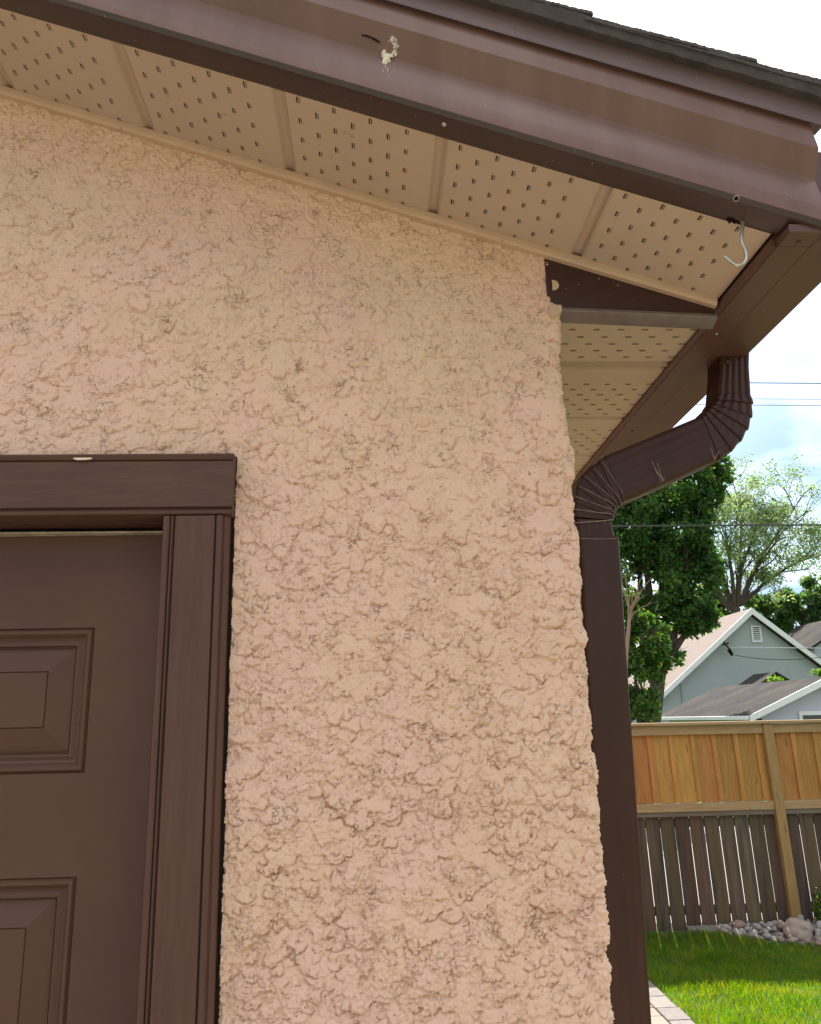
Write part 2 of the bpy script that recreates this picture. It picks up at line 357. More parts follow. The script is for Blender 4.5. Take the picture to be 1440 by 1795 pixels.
b = MB(); b.box(DX0+.07, DX1-.05, .021, .0705, 2.049, 2.11); b.box(JX0+.012, DX1-.06, .021, .12, GZ, 2.048); b.box(DX0+.06, DX0+.112, .021, .12, GZ, 2.048); b.build('jamb', m_casing, FR)
b = MB()
zs = np.linspace(1.0, 2.17, 90)
b.loft([[(DX1-.004, -.006+.001*rng.random(), z), (DX1+.0018+.0022*rng.random()*rng.random(), -.006+.004*rng.random(), z), (DX1+.004, .02, z), (DX1-.004, .02, z)] for z in zs])
b.box(DX0-.006, DX1+.003, -.003, .02, 2.160, 2.1705)
b.build('caulk', m_caulk, FR)
b = MB()
x = -1.28; st = []
b.loft([[(xx, .050, 2.0360+.002*(xx+.38)*-1.5), (xx, .050, 2.0395+.002*(xx+.38)*-1.5), (xx, .069, 2.0400), (xx, .069, 2.0360)] for xx in np.linspace(-1.29, -.392, 12)])
b.build('weather_strip', m_light, FR)
# paint chips on the header
b = MB(); b.loft([[(xx, -.0385, 2.1545+h), (xx, -.0385, 2.1585), (xx, -.034, 2.1585), (xx, -.034, 2.1545+h)] for xx, h in ((-.545, .002), (-.538, 0), (-.522, .0004), (-.512, .002))]); b.build('paint_chip', mat('bare_paint', (.75, .6, .42), .7), FR)
# ---- the door leaf with raised and fielded panels
D = bpy.data.objects.new('door', None); S.collection.objects.link(D); D.parent = G
YD = .07
px_cols = [(-1.17, -.90), (-.79, -.519)]; pz_rows = [(1.600, 1.860), (.74, 1.427), (.06, .60)]
b = MB()
xs = [-1.292, -1.17, -.90, -.79, -.519, -.385]; zz = [GZ+.01, .06, .60, .74, 1.427, 1.600, 1.860, 2.036]
for i in range(5):
    for j in range(7):
        if i in (1, 3) and j in (1, 3, 5): continue
        b.add([(xs[i],YD,zz[j]), (xs[i+1],YD,zz[j]), (xs[i+1],YD,zz[j+1]), (xs[i],YD,zz[j+1])], [(0,1,2,3)])
b.add([(xs[0],YD,zz[0]),(xs[-1],YD,zz[0]),(xs[-1],YD,zz[-1]),(xs[0],YD,zz[-1]),(xs[0],YD+.044,zz[0]),(xs[-1],YD+.044,zz[0]),(xs[-1],YD+.044,zz[-1]),(xs[0],YD+.044,zz[-1])],
      [(4,7,6,5),(0,4,5,1),(3,2,6,7),(0,3,7,4),(1,5,6,2)])
b.build('leaf', m_door, D, fix=False)
prof = [(0, 0), (.0016, .0035), (.003, .001), (.006, -.0028), (.011, -.0030), (.015, .0005), (.018, .006), (.023, .0085), (.0265, .0070), (.0295, .0055), (.0325, .0062), (.034, .0160), (.036, .0160),
        (.0370, .0145), (.079, .0015), (.080, .0038), (.0815, .0012)]
for (x0, x1) in px_cols:
    for (z0, z1) in pz_rows:
        b = MB()
        b.loft([[(x0+d, YD+y, z0+d), (x1-d, YD+y, z0+d), (x1-d, YD+y, z1-d), (x0+d, YD+y, z1-d)] for d, y in prof], caps=False)
        d, y = prof[-1]; b.add([(x0+d,YD+y,z0+d),(x1-d,YD+y,z0+d),(x1-d,YD+y,z1-d),(x0+d,YD+y,z1-d)], [(0,1,2,3)])
        o = b.build('door_panel', m_door, D, fix=False); autosmooth(o, 22)
# knob, out of the frame but within a side-step
b = MB(); b.tube([(-1.22, YD-.062, .98), (-1.22, YD-.058, .98), (-1.22, YD-.045, .98), (-1.22, YD-.030, .98), (-1.22, YD-.012, .98), (-1.22, YD-.004, .98), (-1.22, YD, .98)], [.012, .024, .028, .012, .012, .033, .033], 20)
b.build('handle', m_steel, D, smooth=True)

# ---- rake soffit: vented panels, 12 inch, running up the slope
PW = .308; cs = 1/math.sqrt(1+SL*SL); sn = SL*cs
def soffit_panel(O, A, B, Nn, width, depth, name, parent, mats, slots=True, skip=lambda s, d: False, seed=0, lip=True):
    """O origin, A unit along the row of panels, B unit across (slot direction), Nn outward (down) normal"""
    O = Vector(O); A = Vector(A); B = Vector(B); Nn = Vector(Nn)
    P = lambda s, d, h: O + A*s + B*d + Nn*h
    mb = MB(); g = .030
    prof = [(0, 0), (width-g, 0), (width-g+.004, -.0015), (width-g+.010, -.009), (width-.007, -.010), (width-.004, -.009), (width-.0025, .0005), (width-.0005, .0005)]
    mb.loft([[P(s, d, h) for s, h in prof] for d in (0, depth)], closed=False, caps=False)
    mb.loft([[P(s, d, h-.02) for s, h in prof] for d in (0, depth)], closed=False, caps=False)
    r = random.Random(seed)
    if slots:
        for c in range(7):
            s0 = .022 + c*.0345
            nrow = int(depth/.053)+1
            for k in range(nrow):
                d0 = k*.053 + (.0265 if c % 2 else 0) + .012
                if d0 > depth-.018 or skip(s0, d0): continue
                L2 = .0075 + r.uniform(-.0006, .001); 
                for (o1, w) in ((0, .0019), (.0042, .0008)):
                    vs = [P(s0+o1+q*w*(1-.0*abs(e)), d0+e*L2, .0004) for e, q in ((-1,-.3),(-.7,-.8),(.7,-.8),(1,-.3),(1,.3),(.7,.8),(-.7,.8),(-1,.3))]
                    mb.add(vs, [tuple(range(8))], 1)
                # raised louvre lip between the two dark strokes
                if lip: mb.loft([[P(s0+.0012, d0+e*L2*.95, .0003), P(s0+.0020, d0+e*L2*.8, .0003+hh), P(s0+.0032, d0+e*L2*.8, .0003)] for e, hh in ((-1,.0001),(-.5,.0016),(.5,.0016),(1,.0001))], caps=False)
    return mb.build(name, mats, parent, fix=False)
YO = -.245
x_of = .436 - 9*PW*cs      # joints measured at x = .436 and every panel from there
joints = [.436 + k*PW*cs for k in range(-11, 2)]
sd = 0
for xj in joints[:-1]:
    if xj < RIDGE: continue
    sd += 1
    w = PW if xj < .4 else (.700-xj)/cs
    soffit_panel((xj, YO, rz(xj)), (cs, 0, -sn), (0, 1, 0), (-sn, 0, -cs), PW, -YO+.012, 'soffit_panel', G, [m_soffit, m_slot], seed=sd,
                 skip=(lambda s, d: s*cs > .235) if xj > .4 else (lambda s, d: False)) if xj < .4 else None
# last, cut panel against the eave fascia
lw = (.708-.436)/cs
def cutpanel():
    O = Vector((.436, YO, rz(.436))); A = Vector((cs, 0, -sn)); B = Vector((0, 1, 0)); Nn = Vector((-sn, 0, -cs)); dep = -YO+.012
    P = lambda s, d, h: O+A*s+B*d+Nn*h
    mb = MB(); mb.add([P(0,0,0), P(lw,0,0), P(lw,dep,0), P(0,dep,0)], [(0,3,2,1)])
    mb.add([P(0,0,-.02), P(lw,0,-.02), P(lw,dep,-.02), P(0,dep,-.02)], [(0,1,2,3)])
    for c in range(7):
        s0 = .022+c*.0345
        for k in range(6):
            d0 = k*.053 + (.0265 if c % 2 else 0)+.012
            if d0 > dep-.012: continue
            L2 = .0078
            for o1, w in ((0, .0019), (.0042, .0008)):
                mb.add([P(s0+o1+q*w, d0+e*L2, .0004) for e, q in ((-1,-.3),(-.7,-.8),(.7,-.8),(1,-.3),(1,.3),(.7,.8),(-.7,.8),(-1,.3))], [tuple(range(8))], 1)
            mb.loft([[P(s0+.0012, d0+e*L2*.95, .0003), P(s0+.0020, d0+e*L2*.8, .0003+hh), P(s0+.0032, d0+e*L2*.8, .0003)] for e, hh in ((-1,.0001),(-.5,.0016),(.5,.0016),(1,.0001))], caps=False)
    mb.build('soffit_panel', [m_soffit, m_slot], G, fix=False)
cutpanel()
# ---- side soffit under the eaves
PS = .338; ZS = 2.487; yj = .290
k = 0
def first_side():
    mb = MB(); P = lambda x, y, h=0: Vector((x, y, ZS-h))
    mb.add([P(XW-.02, .0), P(.712, .0), P(.712, .262), P(XW-.02, .262)], [(0,3,2,1)]); mb.add([P(XW-.02, .0, -.01), P(.712, .0, -.01), P(.712, .29, -.01), P(XW-.02, .29, -.01)], [(0,1,2,3)])
    mb.loft([[P(x, y, h) for y, h in ((.262, 0), (.265, -.002), (.271, -.008), (.282, -.009), (.2865, -.008), (.288, 0), (.290, 0))] for x in (XW-.02, .712)], closed=False, caps=False)
    for c in range(7):
        yy = .240-c*.0345
        for kk in range(7):
            xx = .700-kk*.053-(.0265 if c % 2 else 0)
            if xx < XW+.005: continue
            for o1, w in ((0, .0020), (.0040, .0006)):
                mb.add([P(xx+e*.0078, yy-o1+q*w, .0004) for e, q in ((-1,-.3),(-.7,-.8),(.7,-.8),(1,-.3),(1,.3),(.7,.8),(-.7,.8),(-1,.3))], [tuple(range(8))], 1)
    mb.build('soffit_panel', [m_soffit, m_slot], G, fix=False)
first_side()
while yj < 5.4:
    soffit_panel((.712, yj+PS, ZS), (0, -1, 0), (-1, 0, 0), (0, 0, -1), PS, .712-(XW-.02), 'soffit_panel', G, [m_soffit, m_slot], seed=40+k, lip=False)
    yj += PS; k += 1
# trim along the wall under the rake
def rake_bar(name, prof, x0, x1, m, parent=G, n=2, jit=0, smooth=None, cap=True):
    """prof: (y, dz) points carried along the rake"""
    b = MB(); xs_ = np.linspace(x0, x1, n)
    b.loft([[(x, y+(rng.uniform(-jit, jit) if jit else 0), rz(x)+dz+(rng.uniform(-jit, jit) if jit else 0)) for y, dz in prof] for x in xs_], caps=cap)
    o = b.build(name, m, parent)
    if smooth: autosmooth(o, smooth)
    return o
rake_bar('soffit_trim', [(.004, .003), (-.016, .003), (-.019, .001), (-.020, -.003), (-.019, -.012), (-.015, -.0145), (-.014, -.017), (.004, -.017)], RIDGE, .704, m_trim, smooth=30)
# ---- rake fascia: ribbed metal
FZ = .005
fp = [(-.2435, -.004), (-.250, -.006), (-.286, -.006), (-.296, -.003), (-.3005, .006), (-.3010, .016), (-.2985, .034), (-.2980, .037), (-.2815, .098),
      (-.2820, .101), (-.3055, .147), (-.3055, .150), (-.2920, .205), (-.2900, .225), (-.2435, .225)]
lipn = [(-.243, -.0045), (-.262, -.0075), (-.284, -.0055)]
b = MB(); X0, X1 = RIDGE, .780
ringsA = [[(x, y, rz(x)+FZ+dz) for y, dz in fp] for x in (X0, X1)]
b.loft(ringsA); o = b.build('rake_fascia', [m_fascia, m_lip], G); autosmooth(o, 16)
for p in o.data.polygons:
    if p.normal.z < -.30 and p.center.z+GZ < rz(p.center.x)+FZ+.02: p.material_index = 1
FAS = o
rake_bar('drip_edge', [(-.27, .214), (-.297, .211), (-.303, .206), (-.3035, .211), (-.301, .225), (-.300, .262), (-.297, .264), (-.27, .264)], RIDGE, .800, m_drip, smooth=25)
# screw heads, drilled hole and bird dropping on the fascia
def screw(p, n, r, m, parent, name='screw'):
    n = Vector(n).normalized(); p = Vector(p); b = MB()
    b.tube([p-n*.001, p+n*.0006, p+n*.0016, p+n*.0022], [r, r, r*.75, r*.3], 14); o = b.build(name, m, parent, smooth=True); return o
xq = at(779, 227, -.275)[0]
screw((xq, -.280, rz(xq)-.001), (0, -.25, -1), .0045, m_steel, FAS)
b = MB(); hx = at(1290, 371, -.29)[0]; c = Vector((hx, -.2975, rz(hx)+.0065))
n = Vector((0, -.8, -.6)); u1 = Vector((1, 0, -SL)).normalized(); w1 = n.cross(u1)
ring = [[c + (u1*math.cos(t)*rr + w1*math.sin(t)*rr*1.1) + n*h for t in np.linspace(0, 2*math.pi, 16, endpoint=False)] for rr, h in ((.0052, .001), (.0045, .0022), (.0035, .0008))]
b.loft(ring, caps=False); b.build('drill_hole', m_dust, FAS); 
b = MB(); b.add([c+(u1*math.cos(t)+w1*math.sin(t))*.0036+n*.0012 for t in np.linspace(0, 2*math.pi, 14, endpoint=False)], [tuple(range(14))]); b.build('hole_bottom', m_caulk, FAS)
# dropping: thick lump with a smeared wash above it
def fas_pt(px, py, lift=.001):
    lo = None
    for Yq in np.linspace(-.285, -.306, 60):
        p = at(px, py, Yq); dz = p[2]-rz(p[0])-FZ
        ys = [q[0] for q in fp[5:13]]; ds = [q[1] for q in fp[5:13]]
        e = abs(np.interp(dz, ds, ys)-Yq)
        if lo is None or e < lo[0]: lo = (e, p)
    p = lo[1]; return Vector((p[0], p[1]-lift, p[2]))
b = MB()
def blob(px, py, rx, ry, h, seed, n=18, ang=0):
    r = random.Random(seed); cpt = fas_pt(px, py, h+.001); rim = []; mid = []
    for k in range(n):
        t = 2*math.pi*k/n; s = 1+r.uniform(-.28, .28); dx = math.cos(t)*rx*s; dy = math.sin(t)*ry*s
        ex_, ey = dx*math.cos(ang)-dy*math.sin(ang), dx*math.sin(ang)+dy*math.cos(ang)
        rim.append(fas_pt(px+ex_, py+ey, .0001)); mid.append(fas_pt(px+ex_*.7, py+ey*.7, h*.8+.0004))
    b.loft([rim, mid], caps=False); bi = len(b.v); b.add([cpt]+mid, [(0, 1+i, 1+(i+1) % n) for i in range(n)])
blob(677, 102, 8, 10, .004, 1); blob(673, 93, 4, 6, .003, 2); blob(683, 98, 5, 4, .002, 3, ang=-.7)
r = random.Random(4)
for lane in range(9):
    off = -6+lane*1.15+r.uniform(-.4, .4); t = r.uniform(0, .25)
    while t < 1:
        L_ = r.uniform(.06, .30); t2 = min(t+L_, 1+r.uniform(-.1, .05)); n_ = 6; top_, bot_ = [], []
        for q in range(n_):
            tt = t+(t2-t)*q/(n_-1); an_ = -2.0+tt*2.9; w_ = (.25+.75*math.sin(math.pi*q/(n_-1)))*r.uniform(.5, 1.0)
            for lst, sgn in ((top_, 1), (bot_, -1)):
                rd = off+sgn*w_; lst.append(fas_pt(683+math.cos(an_)*(14+rd)*.92, 83+math.sin(an_)*(17+rd), .0006+.0003*r.random()))
        b.loft([top_, bot_], closed=False, caps=False); t = t2+r.uniform(.02, .16)
for (qx, qy, a1, a2) in ((676, 116, .8, 4), (680, 122, .7, 3), (691, 122, .7, 1.5), (672, 124, .8, 2), (683, 131, .6, 1.5), (688, 95, 1.4, 6)): blob(qx, qy, a1, a2, .0004, int(qx), 7)
b.build('bird_dropping', m_drop, FAS, fix=False)
b = MB(); b.tube([fas_pt(634, 62, .002), fas_pt(643, 64, .0025), fas_pt(652, 68, .003), fas_pt(661, 72, .002), fas_pt(667, 75, .001)], [.0009, .0016, .0014, .0018, .0008], 6); b.build('dried_worm', m_caulk, FAS)
# ---- eave fascia, boxed return and gutter
b = MB(); YF = -.290
b.bbox(.716, .774, YF, -.244, 2.472, 2.489, .002); b.box(.7165, .7735, -.2445, 5.8, 2.4722, 2.66)
b.loft([[(.7075, y, 2.480), (.716, y, 2.4735), (.716, y, 2.486), (.7095, y, 2.492)] for y in (-.240, 5.8)])
EF = b.build('eave_fascia', [m_gutter], G)
screw((.745, -.262, 2.472), (0, 0, -1), .005, m_brown, EF); screw((.745, .09, 2.472), (0, 0, -1), .003, m_dust, EF); screw((.750, .70, 2.472), (0, 0, -1), .004, m_brown, EF)
b = MB(); xs_ = (XW-.03, .702)
b.add([(.360,-.002,2.476),(.702,-.002,2.458),(.702,-.002,2.60),(.360,-.002,2.70)], [(0,1,2,3)]); b.build('boxed_return', mat('return_metal', (.046, .015, .011), .42, (.034, .012, .009), 7, .8, specks=(130, .72, (.4, .3, .24), .8)), G)
b = MB(); rp = [(.002, .008), (-.005, .008), (-.011, .004), (-.012, -.001), (-.010, -.003), (.018, -.013), (.022, -.013), (.022, .008)]
b.loft([[(x, y, 2.475-(x-.39)*.045+dz) for y, dz in rp] for x in (.372, .7045)]); o = b.build('return_lip', m_grey, G); autosmooth(o, 25)
b = MB(); b.loft([[(x, -.0135, z0), (x, -.0135, z1), (x, .01, z1+.002), (x, .01, z0-.006)] for x, z0, z1 in ((.360, 2.462, 2.484), (.368, 2.457, 2.483), (.380, 2.466, 2.484), (.386, 2.472, 2.483))]); b.build('paint_overspray', m_trim, G)
# small daubs of tan paint on the dark return
b = MB(); b.loft([[(.372+.014*math.cos(t)*s, -.004, 2.533+.012*math.sin(t)*s) for t in np.linspace(-1.6, 1.6, 9)] for s in (1, .8)], closed=False, caps=False)
b.add([(.372,-.0045,2.533)]+[(.372+.014*math.cos(t), -.0042, 2.533+.012*math.sin(t)) for t in np.linspace(-1.6, 1.6, 9)], [(0,i,i+1) for i in range(1, 9)]); b.build('paint_daub', m_trim, G, fix=False)
gp = [(.776, 2.650), (.776, 2.480), (.780, 2.477), (.864, 2.477), (.868, 2.480), (.873, 2.505), (.878, 2.545), (.896, 2.570), (.910, 2.595), (.916, 2.625), (.916, 2.650), (.914, 2.656), (.904, 2.656), (.904, 2.650)]
gi = [(x-.0015 if x > .80 else x+.0015, z+.0015) for x, z in gp[:-3]][::-1]
gpf = gp + gi
b = MB(); b.loft([[(x, y, z) for x, z in gp] + [(x-.002 if x > .8 else x+.002, y, max(z, 2.480)) for x, z in gp[::-1]] for y in (-.262, 5.8)], caps=False)
b.add([(x, -.264, z) for x, z in gp[:-1]], [tuple(range(len(gp)-1))]); b.add([(x, -.2615, z) for x, z in gp[:-1]], [tuple(range(len(gp)-1))[::-1]])
GU = b.build('gutter', m_gutter, G); autosmooth(GU, 25)
b = MB(); b.box(.779, .900, 5.79, 5.803, 2.480, 2.65); b.build('end_cap', m_gutter, GU)
# ---- roof: sheathing and courses of shingles
RF = bpy.data.objects.new('roof', None); S.collection.objects.link(RF); RF.parent = G
TT = .268
b = MB()
for sgn in (1,):
    pass
xr = RIDGE; 
b.loft([[(x, y, rz(x)+z) for y, z in ((-.262, .214), (5.75, .214), (5.75, TT-.002), (-.262, TT-.002))] for x in (xr, .79)])
b.loft([[(2*xr-x, y, rz(x)+z) for y, z in ((-.28, .0), (5.75, .0), (5.75, TT-.002), (-.28, TT-.002))] for x in (xr, .79)])
b.build('sheathing', m_lip, RF)
def course(x0, x1, z_off, th, mb, seed, mirror=False):
    r = random.Random(seed); yy = -.321 + r.uniform(-.004, .003)
    n = 260 if not mirror else 8
    # ragged rake edge, butt edge thick
    xs_ = np.linspace(x0, x1, 110); edge_ = [yy+.0008*math.sin(x_q*31+seed)+r.uniform(-.0009, .0009) for x_q in xs_]
    rings = []
    for x, e in zip(xs_, edge_):
        lift = z_off*((x-x0)/(x1-x0)); X = 2*xr-x if mirror else x
        rings.append([(X, e, rz(x)+TT+lift+r.uniform(-.0004, .0004)), (X, 5.82, rz(x)+TT+lift), (X, 5.82, rz(x)+TT+lift+th), (X, e+.002, rz(x)+TT+lift+th+r.uniform(-.0008, .0008))])
    mb.loft(rings)
b = MB(); bm2 = MB(); x = .826; k = 0
while x > xr:
    course(max(x-.30, xr), x, .014+.002*(k % 3 == 0), .0085, b, k); course(max(x-.30, xr), x, .016, .0085, bm2, k+100, True); x -= .142; k += 1
course(.40, .832, .004, .012, b, 777)
# starter strip that hangs below
x_ = np.linspace(xr, .818, 420); r = random.Random(9)
b.loft([[(x, -.317+r.uniform(-.001, .001), rz(x)+TT-.015+r.uniform(-.0008, .0008)), (x, -.2, rz(x)+TT-.006), (x, -.2, rz(x)+TT+.012), (x, -.322+r.uniform(-.001, .001), rz(x)+TT+.012+r.uniform(-.0006, .0006))] for x in x_])
b.build('shingles', m_shingle, RF); bm2.build('shingles', m_shingle, RF)
b = MB(); b.loft([[(xr-.14, y, rz(xr-.0)+TT-.02), (xr, y, rz(xr)+TT+.04), (xr+.14, y, rz(xr)+TT-.02), (xr, y, rz(xr)+TT+.02)] for y in (-.33, 5.83)]); b.build('ridge_cap', m_shingle, RF)
# left-hand mirror of fascia and soffit, out of sight beyond the ridge
b = MB(); b.loft([[(2*RIDGE-x, y, rz(x)+FZ+dz) for y, dz in fp] for x in (X0, X1)]); b.build('rake_fascia', m_fascia, G)
b = MB(); b.loft([[(2*RIDGE-x, y, rz(x)+dz) for y, dz in ((-.25, 0), (0.01, 0), (0.01, .01), (-.25, .01))] for x in (X0, .70)]); b.build('soffit_panel', m_soffit, G)
b = MB(); b.loft([[(x, y, z) for x, z in ((RIDGE*2-.30, 2.44), (RIDGE*2-.79, 2.44), (RIDGE*2-.79, 2.66), (RIDGE*2-.30, 2.66))] for y in (-.31, 5.8)]); b.build('eave_fascia', m_gutter, G)

# ---- downspout
DS = bpy.data.objects.new('downspout', None); S.collection.objects.link(DS); DS.parent = G
YP = .210
def rrect(c, ex, ey, hw, hd, rib=0, r=.008, nside=9):
    """rounded rectangle ring; ex in-plane unit (width), ey depth unit; ribbed faces"""
    pts = []
    def side(p0, p1, nrm, n):
        for k in range(n):
            t = k/(n-1); a = p0[0]+(p1[0]-p0[0])*t; bb = p0[1]+(p1[1]-p0[1])*t
            g = 0
            if rib and 0 < k < n-1: g = -rib*(.5-.5*math.cos(4*2*math.pi*t))
            pts.append((a+nrm[0]*g, bb+nrm[1]*g))
    side((-hw+r, -hd), (hw-r, -hd), (0, -1), 25); 
    pts.append((hw-r*.3, -hd+r*.3)); side((hw, -hd+r), (hw, hd-r), (1, 0), 25)
    pts.append((hw-r*.3, hd-r*.3)); side((hw-r, hd), (-hw+r, hd), (0, 1), 25)
    pts.append((-hw+r*.3, hd-r*.3)); side((-hw, hd-r), (-hw, -hd+r), (-1, 0), 25); pts.append((-hw+r*.3, -hd+r*.3))
    return [Vector(c)+ex*a+ey*bb for a, bb in pts]
EY = Vector((0, 1, 0)); HD = .040
yc = YP+HD
P0 = [at(*p, YP) for p in ((1262, 628), (1313, 628))]
def mid(pa, pb): 
    A = at(*pa, YP); B = at(*pb, YP); return (A+B)/2, float(np.linalg.norm((B-A)[[0, 2]]))/2, A, B
def pipe_from_outline(name, pairs, ribs, m, parent, pleat=None):
    """pairs: (inner, outer) corners of the front face along the run, measured in the plane of the pipe's front"""
    rings = []
    for k, (pa, pb) in enumerate(pairs):
        c, hw, A, B = mid(pa, pb); ex_ = Vector(B-A).normalized(); s = 1+(pleat[k] if pleat else 0)
        rings.append(rrect((c[0], yc, c[2]), ex_, EY, hw*s, HD*s, ribs if not isinstance(ribs, list) else ribs[k]))
    b = MB(); b.loft(rings); o = b.build(name, m, parent); autosmooth(o, 40); return o
def lerp(a, bb, t): return tuple(np.array(a)*(1-t)+np.array(bb)*t)
# outlet, straight and ribbed
pipe_from_outline('outlet', [((1263, 606), (1317, 606)), ((1263, 640), (1316, 640)), ((1259, 690), (1319, 688))], .0022, m_brown, DS, [0, 0, .0])
# upper elbow: six pleats turning from vertical into the diagonal
ci, co_ = [(1259, 690), (1255, 700), (1250, 706), (1245, 711), (1240, 716), (1235, 722), (1231, 728)], [(1319, 688), (1322, 706), (1320, 730), (1313, 751), (1301, 771), (1284, 789), (1262, 803)]
pairs = []; pl = []; rb = []
for i in range(6):
    for t, g in ((0.02, -.02), (.75, .045), (.98, .05)):
        pairs.append((lerp(ci[i], ci[i+1], t), lerp(co_[i], co_[i+1], t))); pl.append(g); rb.append(.0018 if i < 2 else 0.0008)
pipe_from_outline('elbow', pairs, rb, m_brown, DS, pl)
# diagonal
pipe_from_outline('diagonal_pipe', [((1232, 727), (1264, 802)), ((1160, 757), (1190, 836)), ((1062, 797), (1094, 879))], .0006, m_brown, DS)
li, lo_ = [(1093, 880), (1088, 885), (1084, 890), (1081, 895), (1079, 901), (1077, 907), (1076, 912)], [(1063, 797), (1050, 808), (1035, 818), (1020, 834), (1012, 854), (1008, 880), (1007, 906), (1008, 917)]
lo_ = lo_[:7]
pairs = []; pl = []
for i in range(6):
    for t, g in ((0.02, -.015), (.75, .03), (.98, .035)):
        pairs.append((lerp(lo_[i], lo_[i+1], t), lerp(li[i], li[i+1], t))); pl.append(g)
pipe_from_outline('elbow', pairs, .0004, m_brown, DS, pl)
pipe_from_outline('sleeve', [((1009, 909), (1075, 912)), ((1014, 948), (1081, 946))], .0012, m_brown, DS, [-.02, -.03])
# long lower pipe, straight to the ground
A = at(1015, 941, YP); B = at(1086, 941, YP); Bb = at(1145, 1795, YP)
hw = (B-A)[0]/2; cx = (A[0]+B[0])/2
xb = Bb[0]-hw-.001
def lowring(z, s=1): 
    t = (A[2]-z)/(A[2]-Bb[2]); return rrect((cx+(xb-cx)*t, yc, z), Vector((1, 0, 0)), EY, hw*s, (HD+.003)*s, .0005)
b = MB(); b.loft([lowring(z) for z in (A[2], 1.6, 1.0, GZ+.25)]); o = b.build('lower_pipe', m_brown, DS); autosmooth(o, 40)
b = MB(); zb = GZ+.25
t = (A[2]-zb)/(A[2]-Bb[2]); xc = cx+(xb-cx)*t
b.loft([rrect((xc, yc, zb+.01), Vector((1,0,0)), EY, hw*1.03, HD*1.06), rrect((xc+.01, yc, zb-.06), Vector((1,0,.25)).normalized(), EY, hw*1.03, HD*1.06), rrect((xc+.20, yc, zb-.16), Vector((.35,0,1)).normalized(), EY, hw, HD)])
o = b.build('kick_out', m_brown, DS); autosmooth(o, 40)
for zz_ in (1.95, 1.35, .5): 
    b = MB(); t = (A[2]-zz_)/(A[2]-Bb[2]); xc = cx+(xb-cx)*t
    b.box(XW+.0, xc-hw+.002, yc-.02, yc+.02, zz_, zz_+.03); b.build('bracket', m_brown, DS)
screw(Vector(at(1276, 634, YP))+Vector((0, -.001, 0)), (0, -1, 0), .004, m_gutter, DS)
# cobweb and dust caught in the pleats
b = MB(); r = random.Random(3)
def strand(pts, rad=.0006, lift=.0035):
    q = [Vector(at(px_+r.uniform(-.3, .3), py_+r.uniform(-.5, .5), YP-lift)) for px_, py_ in pts]; b.tube(q, [rad*.62*r.uniform(.4, 1.5) for _ in q], 4)
def seg(a, bb, n=6, bend=0):
    return [(a[0]+(bb[0]-a[0])*t, a[1]+(bb[1]-a[1])*t+bend*math.sin(math.pi*t)) for t in np.linspace(0, 1, n)]
for a_, b_, w in (((1007,917),(1076,911),.0010), ((1003,892),(1073,901),.0008), ((1009,870),(1073,893),.0007), ((1016,852),(1076,884),.0006), ((1025,834),(1080,878),.0006), ((1042,820),(1086,872),.0005), ((1056,808),(1093,865),.0004), ((1094,881),(1150,860),.0006), ((1150,860),(1262,806),.0004), ((1006,944),(1080,944),.0005)):
    for _ in range(2): strand(seg(a_, b_, 9, r.uniform(-1, 1)), w*.75)
b.build('cobweb', m_dust, DS); b = MB()
for base, tipn in (((1160,842),(1143,808)), ((1160,840),(1152,812)), ((1163,843),(1150,822)), ((1158,846),(1166,836))):
    for _ in range(4): strand(seg((base[0]+r.uniform(-3,3), base[1]), (tipn[0]+r.uniform(-2,2), tipn[1]+r.uniform(-2,2)), 5, r.uniform(-2,2)), .00028)
b.build('cobweb', m_dust, DS); b = MB()
for base, tipn in (((1255,805),(1246,783)), ((1252,806),(1262,792))):
    for _ in range(4): strand(seg((base[0]+r.uniform(-3,3), base[1]), (tipn[0]+r.uniform(-2,2), tipn[1]+r.uniform(-2,2)), 5, r.uniform(-2,2)), .00028)
b.build('cobweb', m_dust, DS); b = MB()
for k in range(34):
    a_ = (1074+r.gauss(0, 6), 896+r.gauss(0, 7)); strand(seg(a_, (a_[0]+r.gauss(0, 5), a_[1]+r.gauss(0, 5)), 4), .0003)
b.build('cobweb', m_dust, DS)

# ------------------------------------------------------------------ storm-window style hook under the rake
b = MB()
hk = [(1303, 393), (1302, 404), (1300, 415), (1302, 427), (1307, 438), (1309, 449), (1306, 458), (1299, 464), (1290, 464), (1281, 458), (1270, 449)]
pts = [Vector(at(px_, py_, -.255)) for px_, py_ in hk]
# smooth
def catmull(p, n=5):
    out = []
    for i in range(len(p)-1):
        p0, p1, p2, p3 = p[max(i-1, 0)], p[i], p[i+1], p[min(i+2, len(p)-1)]
        for k in range(n):
            t = k/n; out.append(.5*((2*p1)+(p2-p0)*t+(2*p0-5*p1+4*p2-p3)*t*t+(3*p1-p0-3*p2+p3)*t**3))
    return out+[p[-1]]
q_ = catmull(pts); q_ = [q_[0]+Vector((0, 0, .045))]+q_
b.tube(q_, .0028, 10)
tag(b.build('hook', m_steel, smooth=True, loc=tuple(q_[0])), 'bent galvanized wire hook hanging under the brown fascia near the gutter corner', 'hook')
b = MB(); c = Vector(at(1286, 387, -.252)); 
for k in range(8): b.tube([c+Vector((rng.uniform(-.012,.012), rng.uniform(-.004,.004), rng.uniform(-.001,.004))), c+Vector((rng.uniform(-.012,.012), rng.uniform(-.004,.004), rng.uniform(-.004,.002)))], .0022, 6)
b.build('debris', m_caulk, FAS)

